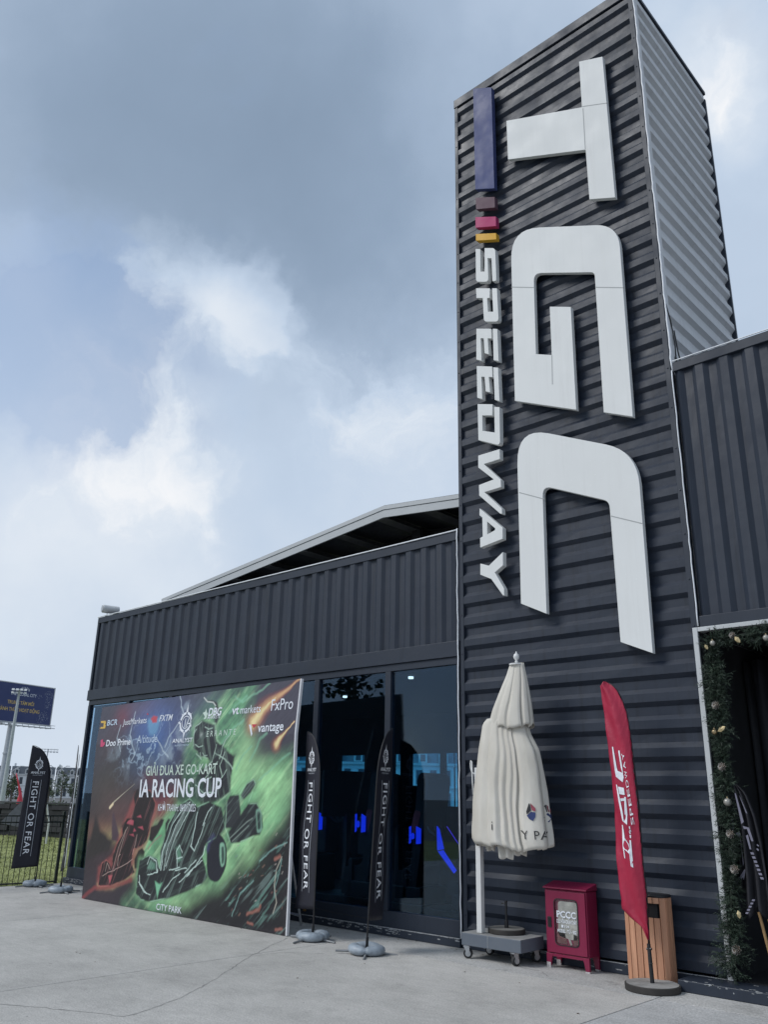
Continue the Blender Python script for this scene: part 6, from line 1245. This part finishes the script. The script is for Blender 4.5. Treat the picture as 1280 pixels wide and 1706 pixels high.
h0 = make_house(HW[0]); h1 = make_house(HW[1]); used = [False, False]
def put_house(k, loc, rz, sc, label, group):
    o = (h0, h1)[k] if not used[k] else copy_tree((h0, h1)[k]); used[k] = True
    o.location = loc; o.rotation_euler = (0, 0, rz); o.scale = (sc, sc, sc); tag(o, label, 'house', group)
base = [(-228.797,106.791,1.593)][0]
for i in range(-5, 5):
    q = Vector((base[0], base[1], 0)) + Vector((.43, .90, 0)) * (i * 5.6 * 1.05)
    put_house(i % 2, (q.x, q.y, 0), math.atan2(.90, .43), 1.04, 'cream townhouse with grey mansard roof in the far row beyond the lawn' if i % 2 == 0 else 'pale grey townhouse with mansard roof in the far row beyond the lawn', 'townhouses in the far row')
base = [(-68.796,74.467,2.448)][0]
for i in range(-4, 5):
    q = Vector((base[0], base[1], 0)) + Vector((.75, .66, 0)) * (i * 5.4 * 1.02)
    put_house(i % 2, (q.x, q.y, 0), math.atan2(.66, .75), 1.02, 'cream townhouse glimpsed through the blue rear windows of the glazed building' if i % 2 == 0 else 'pale grey townhouse glimpsed through the blue rear windows of the glazed building', 'townhouses behind the building')

# ------------------------------------------------------------------ trees
LEAF = [mat('leaf ' + n, c, 0.7, var=0.35, vscale=0.8) for n, c in (('mid', (0.050, 0.085, 0.030)), ('grey', (0.075, 0.105, 0.055)), ('dark', (0.022, 0.040, 0.020)))]
BARK = mat('grey bark', (0.13, 0.11, 0.09), 0.9, var=0.3, vscale=10)
def tree(label, loc, h, spread, m, n, leaf, seed, group=None, trunk=.12, bole=.35):
    o = thing('tree', label, 'tree', loc, 0, group); r = random.Random(seed); cl = []
    tk = MB().tube([(0, 0, -.06), (r.uniform(-.05, .05), 0, h * bole), (r.uniform(-.1, .1), r.uniform(-.1, .1), h * .92)], [trunk, trunk * .75, trunk * .2], 8)
    for i in range(13):
        z = h * (bole + (0.92 - bole) * (i / 12)); a = i * 2.4 + r.random(); L = spread * (1 - .55 * (i / 12)) * r.uniform(.5, 1.0); e = Vector((math.cos(a) * L, math.sin(a) * L, z + L * r.uniform(.1, .5)))
        tk.tube([(0, 0, z - .1), tuple(e * .6 + Vector((0, 0, z * .4 - .02))), tuple(e)], [trunk * .4, trunk * .25, trunk * .08], 6)
        for j in range(4): cl.append((e * r.uniform(.55, 1.05) + Vector((0, 0, z * 0.0)) + Vector((r.uniform(-.2, .2), r.uniform(-.2, .2), r.uniform(-.15, .3))) * spread * .6, spread * r.uniform(.14, .30)))
    tk.obj('trunk', BARK, o); vs = []; fs = []
    for i in range(n):
        c, R_ = cl[r.randrange(len(cl))]; d = Vector((r.gauss(0, 1), r.gauss(0, 1), r.gauss(0, .8))); p = c + d.normalized() * R_ * r.random() ** .4
        p.z = max(p.z, h * bole * .8)
        u = Vector((r.uniform(-1, 1), r.uniform(-1, 1), r.uniform(-1, .3))).normalized() * leaf; v = u.orthogonal().normalized() * leaf * .45; k = len(vs)
        vs += [tuple(p), tuple(p + u * .5 + v), tuple(p + u), tuple(p + u * .5 - v)]; fs.append((k, k + 1, k + 2, k + 3))
    MB().add(vs, fs).obj('crown', m, o, fix=False); return o
for i, (px_, d, h, s, k, lab) in enumerate((([(-75.452,28.755,1.543)][0], 0, 3.4, 1.0, 1, 'young thin-leaved tree between the billboard column and the red post'), ([(-100.208,46.45,1.645)][0], 0, 4.4, 1.3, 1, 'bushy green tree before the townhouses right of the near left feather flag'),
                                       ([(-109.839,49.565,1.615)][0], 0, 3.4, 1.3, 1, 'small pale green tree half hidden by the near left feather flag'), ([(-107.766,42.234,1.499)][0], 0, 3.0, 1.2, 0, 'low green tree at the left picture edge before the townhouses'), ([(-117.249,57.024,1.686)][0], 0, 3.2, 1.4, 1, 'small tree showing just left of the glazed building corner'))):
    tree(lab, (px_[0], px_[1], 0), h, s, LEAF[k], 650, .15, 40 + i, 'trees beyond the barrier')
hm = MB(); r = random.Random(5); b0 = Vector([(-85.919,29.747,1.467)][0]); b1 = Vector([(-80.17,41.438,1.735)][0])
for i in range(1800):
    t_ = r.random(); c = b0.lerp(b1, t_); hh = .25 + .35 * math.sin(t_ * 40) * math.sin(t_ * 17 + 1); p = Vector((c.x + r.uniform(-1, 1), c.y + r.uniform(-1, 1), hh * r.random() ** .6)); u = Vector((r.uniform(-1, 1), r.uniform(-1, 1), r.uniform(-.6, 1))).normalized() * .22; v = u.orthogonal().normalized() * .1
    hm.add([tuple(p), tuple(p + u * .5 + v), tuple(p + u), tuple(p + u * .5 - v)], [(0, 1, 2, 3)])
tag(hm.obj('hedge', LEAF[0], fix=False), 'low hedge running across beyond the dark barrier', 'hedge', kind='stuff')

# ------------------------------------------------------------------ what the glass mirrors: a tree across the yard
tree('tall loose-leaved tree across the yard, seen mirrored in the glass front', (-25.3, -23.5, 0), 13.0, 2.1, LEAF[2], 420, .36, 77, None, .17, .50)
